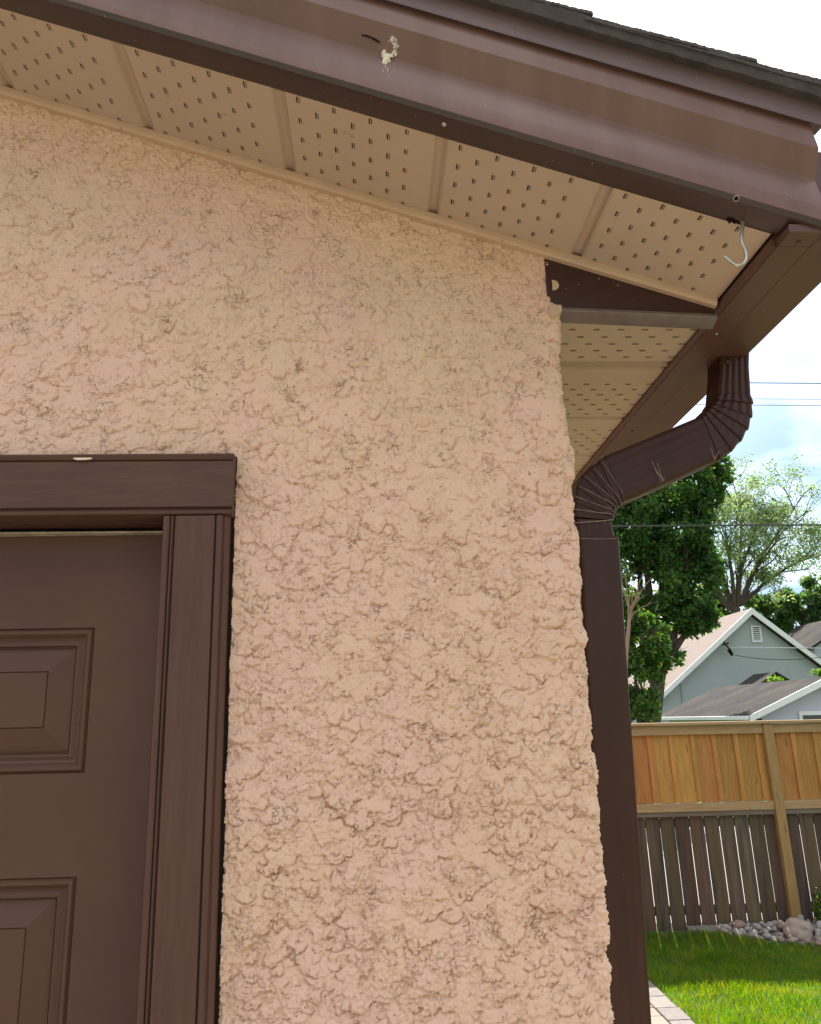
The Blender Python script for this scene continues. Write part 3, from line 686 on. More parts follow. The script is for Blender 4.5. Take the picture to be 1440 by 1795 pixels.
# ------------------------------------------------------------------ fence
YFN = 6.5
m_new = mat('new_cedar', (.48, .230, .055), .75, (.37, .155, .034), 7, .9, bump=.4, bscale=50, bdist=.002, stretch=(6, 6, .6), island=.16, specks=(9, .70, (.12, .05, .02), .8))
m_newh = mat('cedar_rail', (.42, .27, .13), .75, (.33, .20, .09), 7, .9, bump=.4, bscale=50, bdist=.002, stretch=(.6, 6, 6), specks=(12, .72, (.12, .05, .02), .8))
m_post = mat('cedar_post', (.37, .225, .085), .75, (.29, .165, .055), 7, .9, bump=.4, bscale=50, bdist=.002, stretch=(6, 6, .6), specks=(9, .70, (.12, .05, .02), .8))
m_old = mat('weathered_board', (.125, .090, .062), .9, (.045, .031, .024), 4, .95, bump=.6, bscale=50, bdist=.003, stretch=(7, 7, .5), island=.34, col3=(.110, .070, .032), n3=1.4)
m_oldr = mat('weathered_rail', (.20, .155, .11), .9, (.14, .10, .07), 5, .9, bump=.5, bscale=50, bdist=.003, stretch=(.5, 7, 7))
FN = empty('fence', (3.9, YFN, GZ), 'tall wooden fence with golden upper boards over weathered brown pickets behind the lawn', 'fence')
LEAN = .030
def lx(z): return -LEAN*(z-.8)
def lbox(mb, x0, x1, y0, y1, z0, z1, ch=.002):
    b0 = len(mb.v); mb.bbox(x0, x1, y0, y1, z0, z1, ch)
    mb.v[b0:] = [(a+lx(c), bb, c) for a, bb, c in mb.v[b0:]]
pxs = [3.785-2.44*k for k in range(-3, 5)]
for xp in pxs:
    b = MB(); lbox(b, xp-.046, xp+.046, YFN-.05, YFN+.04, GZ-.05, 1.575, .005); b.build('post', m_post, FN)
xsort = sorted(pxs)
for xa, xb_ in zip(xsort[:-1], xsort[1:]):
    a0, a1 = xa+.047, xb_-.047; tl = rng.uniform(-.004, .004)
    b = MB(); lbox(b, a0, a1, YFN-.028, YFN+.005, 1.490, 1.574); b.build('top_rail', m_newh, FN)
    b = MB(); lbox(b, a0, a1, YFN-.034, YFN+.004, .800, .874); b.build('middle_rail', m_newh, FN)
    b = MB(); lbox(b, a0, a1, YFN-.026, YFN+.004, .758, .797); b.build('old_rail', m_oldr, FN)
    b = MB(); lbox(b, a0, a1, YFN+.024, YFN+.06, -.09, -.01); lbox(b, a0, a1, YFN+.024, YFN+.06, .66, .74); b.build('back_rail', m_oldr, FN)
    b = MB(); x = a0+.004; 
    while x < a1-.02:
        w = min(.176+rng.uniform(-.006, .006), a1-x); lbox(b, x, x+w-.002, YFN+.008, YFN+.024, .878, 1.50)
        if x+w < a1-.03: lbox(b, x+w-.006, x+w+.040, YFN-.008, YFN+.0065, .884+rng.uniform(0,.004), 1.489)
        x += w+.034
    b.build('upper_boards', m_new, FN)
    b = MB(); x = a0+.002
    while x < a1-.02:
        w = min(.1315+rng.uniform(-.003, .003), a1-x-.002); tw = rng.uniform(-.0015, .0015)
        lbox(b, x, x+w, YFN+.006+tw, YFN+.022+tw, GZ-.012, .757); x += w+.0090+rng.uniform(-.002, .002)
    b.build('pickets', m_old, FN)
b = MB()
for xa, xb_ in zip(xsort[:-1], xsort[1:]): lbox(b, xa, xb_-.003, YFN-.07, YFN+.06, 1.577, 1.605, .004)
b.build('top_cap', m_newh, FN)

# ------------------------------------------------------------------ lawn
m_grass = mat('grass_blade', (.105, .205, .016), .6, (.062, .145, .012), 2.2, 1, island=.42, trans=.55, col3=(.15, .19, .03), n3=5, spec=.3)
NB = 95000
r = np.random.RandomState(2)
bx = r.uniform(1.99, 4.9, NB); by = r.uniform(3.1, 6.44, NB)
def bed_edge(x): return 6.35 - .62*np.clip((x-2.85)/.8, 0, 1.25)**1.1 + .04*np.sin(x*9)
kp = (by < bed_edge(bx)-.01); bx, by = bx[kp], by[kp]; n = len(bx)
hgt = r.uniform(.022, .055, n)*(1+.5*np.sin(bx*5+by*3)*np.sin(by*4.3)*.6)
wd = r.uniform(.0012, .0024, n); an = r.uniform(0, 6.283, n); la = r.uniform(0, 6.283, n); ln = r.uniform(.1, .9, n)*hgt
dx, dy = np.cos(an)*wd, np.sin(an)*wd; ox, oy = np.cos(la)*ln, np.sin(la)*ln
z = np.full(n, GZ-.004)
co = np.zeros((n, 5, 3), np.float32)
co[:, 0] = np.stack([bx-dx, by-dy, z], 1); co[:, 1] = np.stack([bx+dx, by+dy, z], 1)
co[:, 2] = np.stack([bx+dx*.8+ox*.35, by+dy*.8+oy*.35, z+hgt*.6], 1); co[:, 3] = np.stack([bx-dx*.8+ox*.35, by-dy*.8+oy*.35, z+hgt*.6], 1)
co[:, 4] = np.stack([bx+ox, by+oy, z+hgt], 1)
me = bpy.data.meshes.new('lawn'); me.vertices.add(n*5); me.vertices.foreach_set('co', co.ravel())
base = np.arange(n)[:, None]*5
lp = np.concatenate([base+np.array([0, 1, 2, 3]), base+np.array([3, 2, 4])], 1).astype(np.int32)
me.loops.add(lp.size); me.loops.foreach_set('vertex_index', lp.ravel()); me.polygons.add(2*n)
ls = (np.arange(n)[:, None]*7+np.array([0, 4])).ravel().astype(np.int32); me.polygons.foreach_set('loop_start', ls)
me.polygons.foreach_set('loop_total', np.tile([4, 3], n).astype(np.int32)); me.update(calc_edges=True)
o = link_mesh('grass', me, m_grass); tag(o, 'short bright green lawn grass in front of the wooden fence', 'grass', kind='stuff')

# ------------------------------------------------------------------ rocks along the fence
m_rock = mat('river_rock', (.27, .25, .23), .85, (.17, .15, .135), 14, .9, bump=.5, bscale=60, bdist=.003, col3=(.30, .25, .20), n3=6)
m_rock2 = mat('pale_rock', (.37, .35, .32), .85, (.25, .225, .20), 14, .9, bump=.5, bscale=60, bdist=.003)
m_rock3 = mat('rust_rock', (.30, .20, .15), .85, (.22, .17, .14), 14, .9, bump=.5, bscale=60, bdist=.003)
m_boul = mat('boulder_stone', (.36, .29, .23), .9, (.27, .21, .17), 9, .9, bump=.8, bscale=40, bdist=.01, specks=(60, .68, (.2, .15, .12), .7))
import bmesh
from mathutils import noise as mnoise
def rock_mesh(name, sx, sy, sz, seed, m, sub=3, rough=.35):
    bm = bmesh.new(); bmesh.ops.create_icosphere(bm, subdivisions=sub, radius=1)
    for v_ in bm.verts:
        p = v_.co.copy(); d = 1+rough*mnoise.noise(p*1.1+Vector((seed*3.1, 0, seed)))+rough*.25*mnoise.noise(p*3.3+Vector((seed, 5, 0)))
        v_.co = Vector((p.x*sx*d, p.y*sy*d, max(p.z, -.6)*sz*d+sz*.45))
    me = bpy.data.meshes.new(name); bm.to_mesh(me); bm.free(); me.shade_smooth(); me.materials.append(m); return me
RM = [rock_mesh('rock', 1, rng.uniform(.65, .95), rng.uniform(.45, .75), k+1, (m_rock, m_rock2, m_rock, m_rock3, m_rock2)[k % 5], 2) for k in range(10)]
placed = []; rr_ = random.Random(11); tries = 0
while len(placed) < 230 and tries < 6000:
    tries += 1; x = rr_.uniform(3.03, 4.75); be = float(bed_edge(np.array(x)))
    y = rr_.uniform(be, 6.46); s = rr_.choice((.022, .028, .035, .045, .06))*rr_.uniform(.8, 1.15)
    if any((x-a)**2+(y-c)**2 < (.62*(s+d))**2 for a, c, d in placed) or (x-3.63)**2+(y-6.08)**2 < (.11+s)**2: continue
    placed.append((x, y, s))
    o = bpy.data.objects.new('rock', RM[rr_.randrange(10)]); S.collection.objects.link(o)
    o.location = (x, y, GZ-.005+.05*max(0, (y-be))*1.2+rr_.uniform(0, .02)); o.scale = (s, s, s); o.rotation_euler = (rr_.uniform(-.3, .3), rr_.uniform(-.3, .3), rr_.uniform(0, 6.28))
    tag(o, 'small grey or pale river rock lying in the stone bed between lawn and fence', 'rock', 'river rocks in the bed along the fence')
b = MB(); xs_ = np.linspace(2.8, 5, 24)
b.loft([[(x, float(bed_edge(np.array(x))), GZ-.008), (x, float(bed_edge(np.array(x)))*.5+3.23, GZ+.012), (x, 6.48, GZ+.03), (x, 6.48, GZ-.05), (x, float(bed_edge(np.array(x))), GZ-.05)] for x in xs_])
tag(b.build('stone_bed', mat('bed_soil', (.17, .15, .13), .95, (.3, .27, .24), 60, 1, bump=1, bscale=70, bdist=.02)), kind='structure')
me = rock_mesh('boulder', .125, .11, .092, 42, m_boul, 4, .28); o = bpy.data.objects.new('boulder', me); S.collection.objects.link(o)
o.location = (3.63, 6.08, GZ+.015); tag(o, 'large round brown boulder sitting on the pale river rocks by the fence', 'boulder')

# ------------------------------------------------------------------ leaves
def leaf_cloud(name, blobs, n, size, m, parent, seed=0, shell=.35, droop=.3, fold=True, clump=0):
    """blobs: (centre, (rx, ry, rz), weight); small folded leaf quads spread through the volumes"""
    r = np.random.RandomState(seed); w = np.array([bb[2] for bb in blobs], float); w /= w.sum()
    idx = r.choice(len(blobs), n, p=w)
    c = np.array([bb[0] for bb in blobs])[idx]; rad = np.array([bb[1] for bb in blobs])[idx]
    d = r.normal(size=(n, 3)); d /= np.linalg.norm(d, axis=1)[:, None]
    rr = r.uniform(0, 1, n)**shell
    if clump:
        nc = clump; cc = r.normal(size=(len(blobs), nc, 3)); cc /= np.linalg.norm(cc, axis=2)[:, :, None]; cc *= (r.uniform(.15, 1, (len(blobs), nc, 1))**.45)
        pick = r.randint(0, nc, n); off = cc[idx, pick] + r.normal(size=(n, 3))*.115
        pos = c + off*rad
    else: pos = c + d*rr[:, None]*rad
    s = size*r.uniform(.55, 1.3, n)[:, None]
    a = r.normal(size=(n, 3)); a[:, 2] -= droop; a /= np.linalg.norm(a, axis=1)[:, None]
    t = r.normal(size=(n, 3)); t = np.cross(a, t); t /= np.linalg.norm(t, axis=1)[:, None]; nn = np.cross(a, t)
    v0 = pos; v1 = pos+a*s*.5+t*s*.36+nn*s*.08; v2 = pos+a*s; v3 = pos+a*s*.5-t*s*.36+nn*s*.08
    co = np.stack([v0, v1, v2, v3], 1).astype(np.float32)
    me = bpy.data.meshes.new(name); me.vertices.add(n*4); me.vertices.foreach_set('co', co.ravel())
    lp = np.array([[0, 1, 2], [0, 2, 3]]).ravel()[None]+np.arange(n)[:, None]*4
    me.loops.add(n*6); me.loops.foreach_set('vertex_index', lp.ravel().astype(np.int32)); me.polygons.add(2*n)
    me.polygons.foreach_set('loop_start', np.arange(0, n*6, 3, dtype=np.int32)); me.polygons.foreach_set('loop_total', np.full(2*n, 3, np.int32)); me.update(calc_edges=True)
    return link_mesh(name, me, m, parent)
def leafmat(name, c, c2, tr=.4): return mat(name, c, .5, c2, .6, 1, island=.5, trans=tr, spec=.3)
m_leafd = leafmat('maple_leaf', (.030, .082, .020), (.080, .155, .034), .52)
m_leafm = leafmat('bush_leaf', (.070, .135, .024), (.040, .09, .018), .45)
m_leafl = leafmat('glare_leaf', (.20, .27, .12), (.15, .22, .09), .5)  # washed-out glare on the airy crown put into the leaf colour
m_bark = mat('bark', (.085, .062, .048), .95, (.05, .038, .03), 20, .9, bump=.8, bscale=30, bdist=.02, stretch=(3, 3, .5))
m_twig = mat('pale_twig', (.26, .18, .12), .9, (.18, .12, .08), 20, .9)
def B(px_, py_, Y, rx, ry, dy=None, w=None):
    """crown lobe measured in the photograph, placed at its own distance; radii in photo pixels"""
    c = at(px_, py_, Y); k = (Y+1.5)/F; ry_ = ry*k*1.03; rx_ = rx*k*1.03; dd = dy if dy else (rx_+ry_)/2
    return (c, (rx_, dd, ry_), w if w else rx_*ry_)
def grow(mb, p, d, length, rad, depth, r, tips, spread=.5, up=.2, kids=(2, 3), shrink=.74):
    p = Vector(p); d = Vector(d).normalized(); pts = [p]; rads = [rad]
    n = 4
    for k in range(n):
        d = (d+Vector((r.gauss(0, .09), r.gauss(0, .09), r.gauss(0, .05)+up*.08))).normalized(); p = p+d*length/n; pts.append(p); rads.append(rad*(1-.35*(k+1)/n))
    mb.tube(pts, rads, 6 if depth > 2 else 4)
    tips.append((p, depth))
    if depth <= 0: return
    for k in range(r.randint(*kids)+(1 if depth > 3 else 0)):
        t = r.choice(pts[2:]); dd = (d+Vector((r.gauss(0, spread), r.gauss(0, spread), r.gauss(0, spread*.6)+up*.3))).normalized()
        grow(mb, t, dd, length*r.uniform(shrink-.12, shrink+.1), rads[-1]*r.uniform(.55, .85), depth-1, r, tips, spread, up, kids, shrink)
def tree(name, label, blobs, n, size, lm, base, trunk_r, seed, group=None, clump=0, crown='crown', shell=.35, limb=True):
    root = empty(name, tuple(base), label, 'tree', group)
    leaf_cloud(crown, blobs, n, size, lm, root, seed, shell, clump=clump)
    b = MB(); r = random.Random(seed); base = Vector(base)
    cen = Vector(np.mean([bb[0] for bb in blobs], 0)); low_ = min(bb[0][2]-bb[1][2] for bb in blobs)
    fork = Vector((base.x*.6+cen.x*.4, base.y*.6+cen.y*.4, base.z+(cen.z-base.z)*.45))
    b.tube([base, base.lerp(fork, .5)+Vector((r.uniform(-.1, .1), 0, 0)), fork], [trunk_r, trunk_r*.8, trunk_r*.65], 10)
    for bb in blobs:
        e = Vector(bb[0]); m1 = fork.lerp(e, .5)+Vector((r.uniform(-.2, .2), r.uniform(-.2, .2), .1))
        b.tube([fork, m1, e], [trunk_r*.5, trunk_r*.3, trunk_r*.12], 7)
        for k in range(7):
            t = e+Vector((r.gauss(0, bb[1][0]*.45), r.gauss(0, bb[1][1]*.4), r.gauss(0, bb[1][2]*.45))); b.tube([m1.lerp(e, r.random()), t], [trunk_r*.12, trunk_r*.03], 4)
    b.build('trunk', m_bark, root)
    return root
# big dark tree rising behind the downspout
YT = 22.
bl = [B(1165, 850, YT, 75, 60), B(1235, 830, YT, 48, 42), B(1262, 822, YT, 22, 26), B(1120, 930, YT, 60, 75), B(1180, 950, YT, 60, 60), B(1205, 1010, YT, 55, 60), B(1235, 990, YT, 32, 42), B(1150, 1040, YT, 70, 60),
      B(1200, 1080, YT, 55, 36), B(1235, 1075, YT, 28, 28), B(1105, 860, YT, 60, 50), B(1215, 1100, YT, 28, 18), B(1040, 950, YT, 80, 140), B(1248, 862, YT, 22, 30), B(1212, 885, YT, 42, 40), B(1225, 925, YT, 30, 34), B(1172, 1150, YT, 26, 18)]
tree('shade_tree', 'tall dense dark green tree rising behind the downspout and fence', bl, 54000, .125, m_leafd, (at(1130, 1240, YT)[0], YT+.3, GZ), .30, 3, clump=34)
# mid-green bushes in front of it, beside the pipe
bl = [B(1130, 1120, 15, 42, 40), B(1118, 1180, 15, 42, 45), B(1150, 1165, 15, 28, 25), B(1112, 1240, 15, 38, 40), B(1105, 1070, 15, 24, 40)]
tree('lilac_bush', 'leafy mid-green bush between the downspout and the house roof', bl, 15000, .085, m_leafm, (at(1115, 1300, 15)[0], 15, GZ), .10, 8, clump=22)
# bare pale twigs
root = empty('dead_branch', tuple(at(1102, 1095, 14.2)), 'bare pale dead branch sticking up beside the brown downspout', 'branch')
b = MB(); r = random.Random(12); tips = []
e0 = at(1103, 1085, 14.2)
b.tube([at(1092, 1250, 14.2), at(1098, 1150, 14.2), at(1106, 1062, 14.2)], [.05, .04, .03], 6)
for (x1, y1) in ((1088, 1010), (1098, 1015), (1112, 1018), (1122, 1016), (1134, 1022), (1128, 1044), (1140, 1058), (1090, 1030), (1117, 1034), (1106, 1008)):
    p0 = Vector(at(1104+r.uniform(-3, 4), 1075+r.uniform(-15, 10), 14.2)); p1 = Vector(at(x1, y1, 14.2+r.uniform(-.3, .3))); m1 = p0.lerp(p1, .5)+Vector((r.gauss(0, .03), 0, r.gauss(0, .03)))
    b.tube([p0, m1, p1], [.014, .009, .004], 5)
    for k in range(3): q0 = m1.lerp(p1, r.random()); b.tube([q0, q0+(p1-m1)*.5+Vector((r.gauss(0, .07), 0, r.gauss(0, .05)))], [.005, .002], 4)
b.build('twigs', m_twig, root)
# airy tree with fanning limbs
YS = 46.
root = empty('airy_tree', (at(1290, 1200, YS)[0], YS, GZ), 'airy pale green tree with fanning bare limbs behind the house gable', 'tree')
b = MB(); tips = []; r = random.Random(5)
ks = (YS+1.5)/F
stems = [((1284, 1068), (1262, 990), (1238, 930), (1222, 880)), ((1288, 1066), (1284, 1010), (1276, 960), (1270, 900)), ((1294, 1064), (1300, 1000), (1318, 950), (1334, 890)), ((1297, 1062), (1318, 1010), (1350, 965), (1385, 915)),
         ((1302, 1058), (1345, 1020), (1390, 990), (1432, 975)), ((1292, 1066), (1298, 970), (1300, 920), (1298, 870)), ((1280, 1070), (1255, 1030), (1236, 1000), (1215, 975)), ((1300, 1060), (1330, 985), (1368, 930), (1400, 880))]
gb = Vector((at(1290, 1200, YS)[0], YS, GZ))
b.tube([gb, Vector(at(1292, 1120, YS)), Vector(at(1290, 1066, YS))], [.42, .34, .28], 9)
for st in stems:
    dy = r.uniform(-1.5, 1.5); p = [Vector(at(q[0], q[1], YS+dy*i/3)) for i, q in enumerate(st)]
    b.tube(catmull(p, 4), [.15*(1-.85*i/12) for i in range(13)], 6)
    for i in range(1, 4):
        for k in range(3): grow(b, p[i-1].lerp(p[i], r.random()), (p[i]-p[i-1]).normalized()+Vector((r.gauss(0, .6), r.gauss(0, .6), r.gauss(0, .3))), r.uniform(1.0, 1.7), .045, 3, r, tips, .5, .3, (2, 3))
b.build('trunk', m_bark, root)
tp = [t[0] for t in tips if t[1] <= 1]
bl = [(np.array(t), (.42, .42, .32), 1) for t in tp]
bl += [B(1400, 975, YS, 42, 26), B(1345, 900, YS, 40, 24), B(1300, 880, YS, 34, 20), B(1420, 930, YS, 28, 26), B(1255, 905, YS, 26, 22), B(1340, 1010, YS, 34, 20)]
bl = [(q[0], q[1], 1 if i < len(tp) else len(tp)*.055) for i, q in enumerate(bl)]
leaf_cloud('crown', bl, 27000, .14, m_leafl, root, 6, .5)
# greener trees right
YG = 52.
bl = [B(1405, 1050, YG, 48, 34), B(1360, 1075, YG, 42, 24), B(1440, 1085, YG, 30, 40), B(1330, 1055, YG, 30, 16), B(1395, 1100, YG, 40, 22), B(1470, 1040, YG, 60, 50)]
m_leafr = leafmat('pale_leaf', (.085, .155, .045), (.055, .115, .03), .5)
tree('leafy_tree', 'round green tree above the right slope of the grey-green house', bl, 13000, .30, m_leafr, (at(1410, 1240, YG)[0], YG, GZ), .4, 21, clump=18)
bl = [B(1255, 1050, YG+3, 26, 22), B(1215, 1068, YG+3, 30, 20), B(1265, 1080, YG+3, 26, 14)]
tree('leafy_tree', 'small bright green tree showing just left of the house ridge', bl, 5000, .34, m_leafm, (at(1250, 1240, YG+3)[0], YG+3, GZ), .3, 22, clump=18)
bl = [B(1180+75*k, 1222+9*math.sin(k*2.3), 72, 62, 46+10*math.sin(k*1.7)) for k in range(-12, 14)]
tag(leaf_cloud('far_trees', bl, 34000, .5, m_leafm, None, 23, .5, clump=22), 'hazy far belt of trees along the horizon behind the houses', 'trees', kind='stuff')
# small shrub against the fence on the right
c = at(1438, 1585, 6.2)
root = empty('shrub', (c[0]+.08, 6.2, GZ), 'small leafy shrub against dark pickets at the right edge', 'shrub')
leaf_cloud('foliage', [(np.array((c[0]+.10, 6.2, c[2])), (.16, .12, .17), 1), (np.array((c[0]+.04, 6.2, c[2]-.12)), (.12, .10, .14), .6)], 900, .035, m_leafm, root, 9, .5)
b = MB()
for k in range(9): b.tube([(c[0]+.09, 6.2, GZ), (c[0]+.07+rng.uniform(-.1, .14), 6.2+rng.uniform(-.08, .08), c[2]+rng.uniform(-.1, .14))], [.005, .002], 4)
b.build('stem', m_bark, root)

# ------------------------------------------------------------------ grey-green house
m_sid = mat('grey_green_siding', (.35, .38, .375), .8, (.32, .355, .35), 2, .8)
m_white = mat('white_trim', (.72, .72, .70), .6, (.62, .62, .60), 8, .5)
m_rtan = mat('tan_shingle', (.20, .15, .125), .95, (.15, .11, .092), 9, .9, bump=.5, bscale=16, bdist=.03)
m_rgrey = mat('shade_grey_shingle', (.022, .021, .022), .95, (.038, .035, .034), 6, .9, spec=.1, col3=(.060, .048, .040), n3=.8, bump=.6, bscale=20, bdist=.03)  # tree shade on the neighbour roof put into dark colour and blotches
m_glass = mat('window_glass', (.03, .035, .04), .08, spec=.8)
YH = 30.
Ap = at(1318, 1066, YH); El = at(1152, 1225, YH); sl_ = (Ap[2]-El[2])/(Ap[0]-El[0])
ax, az = Ap[0], Ap[2]; hwid = ax-El[0]; ez = El[2]
H1 = empty('house', (ax, YH, GZ), 'grey-green house with a steep white-edged gable and louvred attic vent', 'house')
wx0, wx1 = ax-hwid+.28, ax+hwid-.28; wallz = lambda x: az-.22-sl_*abs(x-ax)
b = MB(); yb = YH+11
b.add([(wx0,YH+.3,GZ),(wx1,YH+.3,GZ),(wx1,YH+.3,wallz(wx1)),(ax,YH+.3,wallz(ax)),(wx0,YH+.3,wallz(wx0)),(wx0,yb,GZ),(wx1,yb,GZ),(wx1,yb,wallz(wx1)),(ax,yb,wallz(ax)),(wx0,yb,wallz(wx0))],
      [(0,1,2,3,4),(9,8,7,6,5),(0,4,9,5),(1,6,7,2)]); b.build('wall', m_sid, H1)
b = MB()
for sg in (-1, 1):
    e = ax+sg*hwid
    b.loft([[(ax, y, az), (e, y, ez), (e, y, ez-.10), (ax, y, az-.12)] for y in (YH+.02, yb+.3)])
b.build('roof', m_rtan, H1)
b = MB()
for sg in (-1, 1):
    e = ax+sg*(hwid+.01); b.loft([[(ax, y, az+.012), (e, y, ez+.012), (e, y, ez-.20), (ax, y, az-.24)] for y in (YH-.03, YH+.018)])
b.build('rake_board', m_white, H1)
b = MB(); b.box(ax-hwid-.10, ax-hwid+.0, YH, yb, ez-.13, ez+.0); b.box(ax-hwid+.02, ax-hwid+.10, YH+.22, YH+.29, GZ, ez-.12); b.build('gutter', m_white, H1)
vt = at(1326, 1097, YH+.3); vb = at(1328, 1126, YH+.3); vx = at(1326, 1110, YH+.3)[0]; vw = .20
V_ = MB(); zt, zb_ = vt[2], vb[2]
V_.box(vx-vw, vx+vw, YH+.25, YH+.299, zb_, zb_+.06); V_.box(vx-vw, vx+vw, YH+.25, YH+.299, zt-.06, zt); V_.box(vx-vw, vx-vw+.06, YH+.25, YH+.299, zb_+.06, zt-.06); V_.box(vx+vw-.06, vx+vw, YH+.25, YH+.299, zb_+.06, zt-.06)
nn_ = 7
for k in range(nn_):
    z0 = zb_+.07+(zt-zb_-.14)*k/nn_; V_.add([(vx-vw+.06,YH+.255,z0),(vx+vw-.06,YH+.255,z0),(vx+vw-.06,YH+.295,z0+.045),(vx-vw+.06,YH+.295,z0+.045)], [(0,1,2,3)])
vent = V_.build('attic_vent', m_white, H1)
b = MB(); b.box(vx-vw+.05, vx+vw-.05, YH+.296, YH+.298, zb_+.05, zt-.05); b.build('vent_opening', m_caulk, vent)
ms = at(1272, 1135, YH)
b = MB(); b.tube([(ms[0]-.05, YH, ms[2]+.25), (ms[0], YH-.05, ms[2]+.1), (ms[0]+.12, YH-.08, ms[2]-.05), (ms[0]+.25, YH-.05, ms[2]-.28)], .03, 6); b.tube([(ms[0]-.1, YH, ms[2]+.1), (ms[0]+.15, YH, ms[2]+.16)], .03, 6); b.tube([(ms[0]+.1, YH, ms[2]-.1), (ms[0]+.28, YH+.1, ms[2]-.3)], .045, 6)
b.build('service_bracket', m_caulk, H1)
b = MB(); d0 = at(1195, 1200, YH+.26); d1 = at(1199, 1235, YH+.26); b.tube([tuple(d0), (d1[0]+.0, YH+.26, GZ)], .035, 6); b.build('drain_pipe', m_sid, H1)
# dormer window on the left slope
dm = at(1180, 1160, YH+4); b = MB(); b.box(dm[0]-.5, dm[0]+.5, YH+3.2, YH+4.8, dm[2]-.6, dm[2]+.25); dmr = b.build('dormer', mat('dormer_grey', (.12, .12, .13), .8, (.09, .09, .1), 4, .8), H1)
b = MB(); b.loft([[(dm[0]-.6, y, dm[2]+.25), (dm[0]+.6, y, dm[2]+.32), (dm[0]+.6, y, dm[2]+.4), (dm[0]-.6, y, dm[2]+.33)] for y in (YH+3, YH+5)]); b.build('dormer_roof', m_rtan, dmr)
# service cables strung across the gable
def wire(name, label, p0, p1, rad, sag, m, group=None, n=24, cat='cable'):
    b = MB(); p0, p1 = Vector(p0), Vector(p1)
    b.tube([p0.lerp(p1, t)+Vector((0, 0, -sag*4*t*(1-t))) for t in np.linspace(0, 1, n)], rad, 5)
    return tag(b.build(name, m, loc=tuple(p0)), label, cat, group)
m_wire = mat('black_cable', (.012, .012, .014), .5); m_wirel = mat('pale_cable', (.55, .57, .60), .5)
p0 = Vector((ms[0]+.1, YH-.06, ms[2])); p1 = Vector(at(1500, 1137, 28)); b = MB()
for k in range(70):
    t0, t1 = k/70, (k+.85)/70; b.tube([p0.lerp(p1, t0), p0.lerp(p1, t1)], .018 if k > 6 else .01, 5)
tag(b.build('service_cable', m_wirel, loc=tuple(p0)), 'pale twisted service cable crossing below the attic vent of the grey-green house', 'cable')
wire('service_cable', 'thin dark sagging wire lower on the grey-green gable, below the pale one', (ms[0]+.3, YH-.04, ms[2]-.3), tuple(at(1500, 1140, 28)), .012, .25, m_wire)
# dark porch roof at the foot of the gable
pa = at(1357, 1178, 27.5); pl_ = at(1328, 1200, 27.5); pr_ = at(1392, 1200, 27.5)
PR = empty('shed', (pa[0], 27.5, GZ), 'small dark pitched shed roof in front of the grey-green house', 'shed')
b = MB(); b.loft([[(pa[0], y, pa[2]), (pr_[0]+.2, y, pr_[2]-.1), (pr_[0]+.2, y, pr_[2]-.17), (pa[0], y, pa[2]-.07), (pl_[0]-.2, y, pl_[2]-.17), (pl_[0]-.2, y, pl_[2]-.1)] for y in (27.3, 29.1)]); b.build('roof', m_rgrey, PR)
b = MB(); b.add([(pl_[0],27.45,GZ),(pr_[0],27.45,GZ),(pr_[0],27.45,pr_[2]-.1),(pa[0],27.45,pa[2]-.08),(pl_[0],27.45,pl_[2]-.1),(pl_[0],29.0,GZ),(pr_[0],29.0,GZ),(pr_[0],29.0,pr_[2]-.1),(pa[0],29.0,pa[2]-.08),(pl_[0],29.0,pl_[2]-.1)], [(0,1,2,3,4),(9,8,7,6,5),(0,4,9,5),(1,6,7,2)]); b.build('wall', mat('shed_wall', (.16, .14, .12), .9), PR)
for k, (lx_, ly_, lab) in enumerate(((1358, 1192, 'bright green branch tips poking up over the low shingled roof'), (1436, 1178, 'bright green sprig at the right edge above the low shingled roof'))):
    c = at(lx_, ly_, 27.0); rt_ = empty('sapling', (c[0], 27.0, GZ), lab, 'sapling')
    leaf_cloud('foliage', [B(lx_, ly_, 27.0, 13, 7), B(lx_+12, ly_+4, 27.0, 10, 5)], 260, .10, leafmat('bright_leaf', (.16, .26, .05), (.12, .22, .04), .5), rt_, 30+k, .5)
    b = MB(); b.tube([(c[0], 27.0, GZ), tuple(c)], [.03, .01], 6); b.build('stem', m_bark, rt_)
# ------------------------------------------------------------------ pale blue neighbouring garage
YN = 19.
N0 = at(1315, 1255, YN); rk = at(1440, 1188, YN); s2 = (rk[2]-N0[2])/(rk[0]-N0[0])
FarE = YN+7.0; apx = at(1452, 1186, YN); hw2 = apx[0]-N0[0]; s2 = (apx[2]-N0[2])/hw2
G2 = empty('neighbour_garage', (N0[0]+hw2, YN, GZ), 'low pale blue garage with a grey shingled roof just behind the fence', 'garage')
ex0, exr = N0[0], N0[0]+hw2; zr = N0[2]+hw2*s2
b = MB()
for sg in (1, -1):
    f_ = (lambda x: x) if sg == 1 else (lambda x: 2*exr-x)
    b.loft([[(f_(ex0), y, N0[2]), (f_(exr), y, zr), (f_(exr), y, zr-.09), (f_(ex0), y, N0[2]-.07)] for y in (YN, FarE)])
b.build('roof', m_rgrey, G2)
b = MB(); w0, w1 = ex0+.35, 2*exr-ex0-.35; wz = lambda x: zr-.12-s2*abs(x-exr)
b.add([(w0,YN+.3,GZ),(w1,YN+.3,GZ),(w1,YN+.3,wz(w1)),(exr,YN+.3,wz(exr)),(w0,YN+.3,wz(w0)),(w0,FarE-.3,GZ),(w1,FarE-.3,GZ),(w1,FarE-.3,wz(w1)),(exr,FarE-.3,wz(exr)),(w0,FarE-.3,wz(w0))],
      [(0,1,2,3,4),(9,8,7,6,5),(0,4,9,5),(1,6,7,2)]); b.build('wall', mat('pale_blue_siding', (.47, .50, .55), .8, (.44, .47, .52), 2, .8), G2)
b = MB()
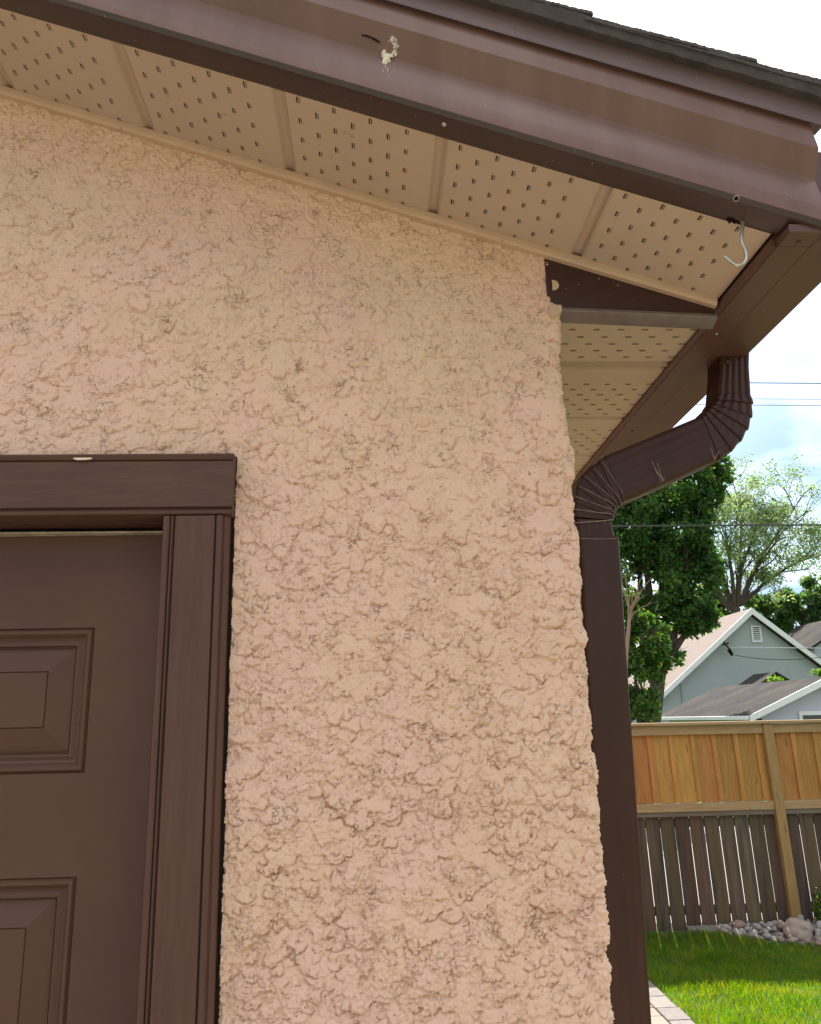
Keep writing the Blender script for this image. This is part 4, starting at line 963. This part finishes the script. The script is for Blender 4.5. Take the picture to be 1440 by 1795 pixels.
for sg in (1, -1):
    f_ = (lambda x: x) if sg == 1 else (lambda x: 2*exr-x)
    b.loft([[(f_(ex0-.01), y, N0[2]+.01), (f_(exr), y, zr+.012), (f_(exr), y, zr-.16), (f_(ex0-.01), y, N0[2]-.15)] for y in (YN-.035, YN-.003)])
b.build('rake_board', m_white, G2)
b = MB(); b.bbox(ex0-.11, ex0-.012, YN, FarE, N0[2]-.10, N0[2]+.0, .01); b.build('gutter', m_white, G2)
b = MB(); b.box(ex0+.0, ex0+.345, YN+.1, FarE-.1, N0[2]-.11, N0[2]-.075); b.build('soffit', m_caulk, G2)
wt = at(1400, 1247, YN+.28)
b = MB(); b.box(wt[0], wt[0]+1.1, YN+.25, YN+.298, .5, wt[2]); wfr = b.build('window', m_white, G2)
b = MB(); b.box(wt[0]+.08, wt[0]+1.02, YN+.244, YN+.249, .58, wt[2]-.1); b.build('pane', m_glass, wfr)
# grey roof corner at the right edge
c = at(1425, 1135, 43); H2 = empty('far_house', (c[0]+3, 43, GZ), 'grey roof of a farther house at the right edge beyond the gable', 'house')
b = MB(); b.loft([[(c[0]-.1, y, c[2]), (c[0]+3, y, c[2]+1.9), (c[0]+6, y, c[2]), (c[0]+6, y, c[2]-.1), (c[0]+3, y, c[2]+1.8), (c[0]-.1, y, c[2]-.1)] for y in (43, 50)]); b.build('roof', m_rgrey, H2)
b = MB(); b.add([(c[0]+.2,43.2,GZ),(c[0]+5.7,43.2,GZ),(c[0]+5.7,43.2,c[2]),(c[0]+2.95,43.2,c[2]+1.65),(c[0]+.2,43.2,c[2]),(c[0]+.2,49,GZ),(c[0]+5.7,49,GZ),(c[0]+5.7,49,c[2]),(c[0]+2.95,49,c[2]+1.65),(c[0]+.2,49,c[2])], [(0,1,2,3,4),(9,8,7,6,5),(0,4,9,5),(1,6,7,2)]); b.build('wall', m_sid, H2)
# ------------------------------------------------------------------ overhead lines
a_, b_ = at(1090, 922, 9), at(1440, 920, 9); d_ = (b_-a_)/(b_[0]-a_[0])
wire('utility_line', 'single black cable stretched across the trees at mid height', tuple(a_-d_*8), tuple(b_+d_*14), .011, .0, m_wire)
for k, (py_, rd, lab) in enumerate(((671, .020, 'highest of the three thin lines crossing the white sky'), (699, .010, 'middle of the three thin lines crossing the white sky'), (710, .013, 'lowest of the three thin lines crossing the white sky'))):
    a_, b_ = at(1320, py_, 24), at(1440, py_+1, 24); d_ = (b_-a_)/(b_[0]-a_[0])
    wire('power_line', lab, tuple(a_-d_*30), tuple(b_+d_*25), rd, 0, mat('grey_line', (.22, .24, .28), .5), 'thin power lines in the sky')
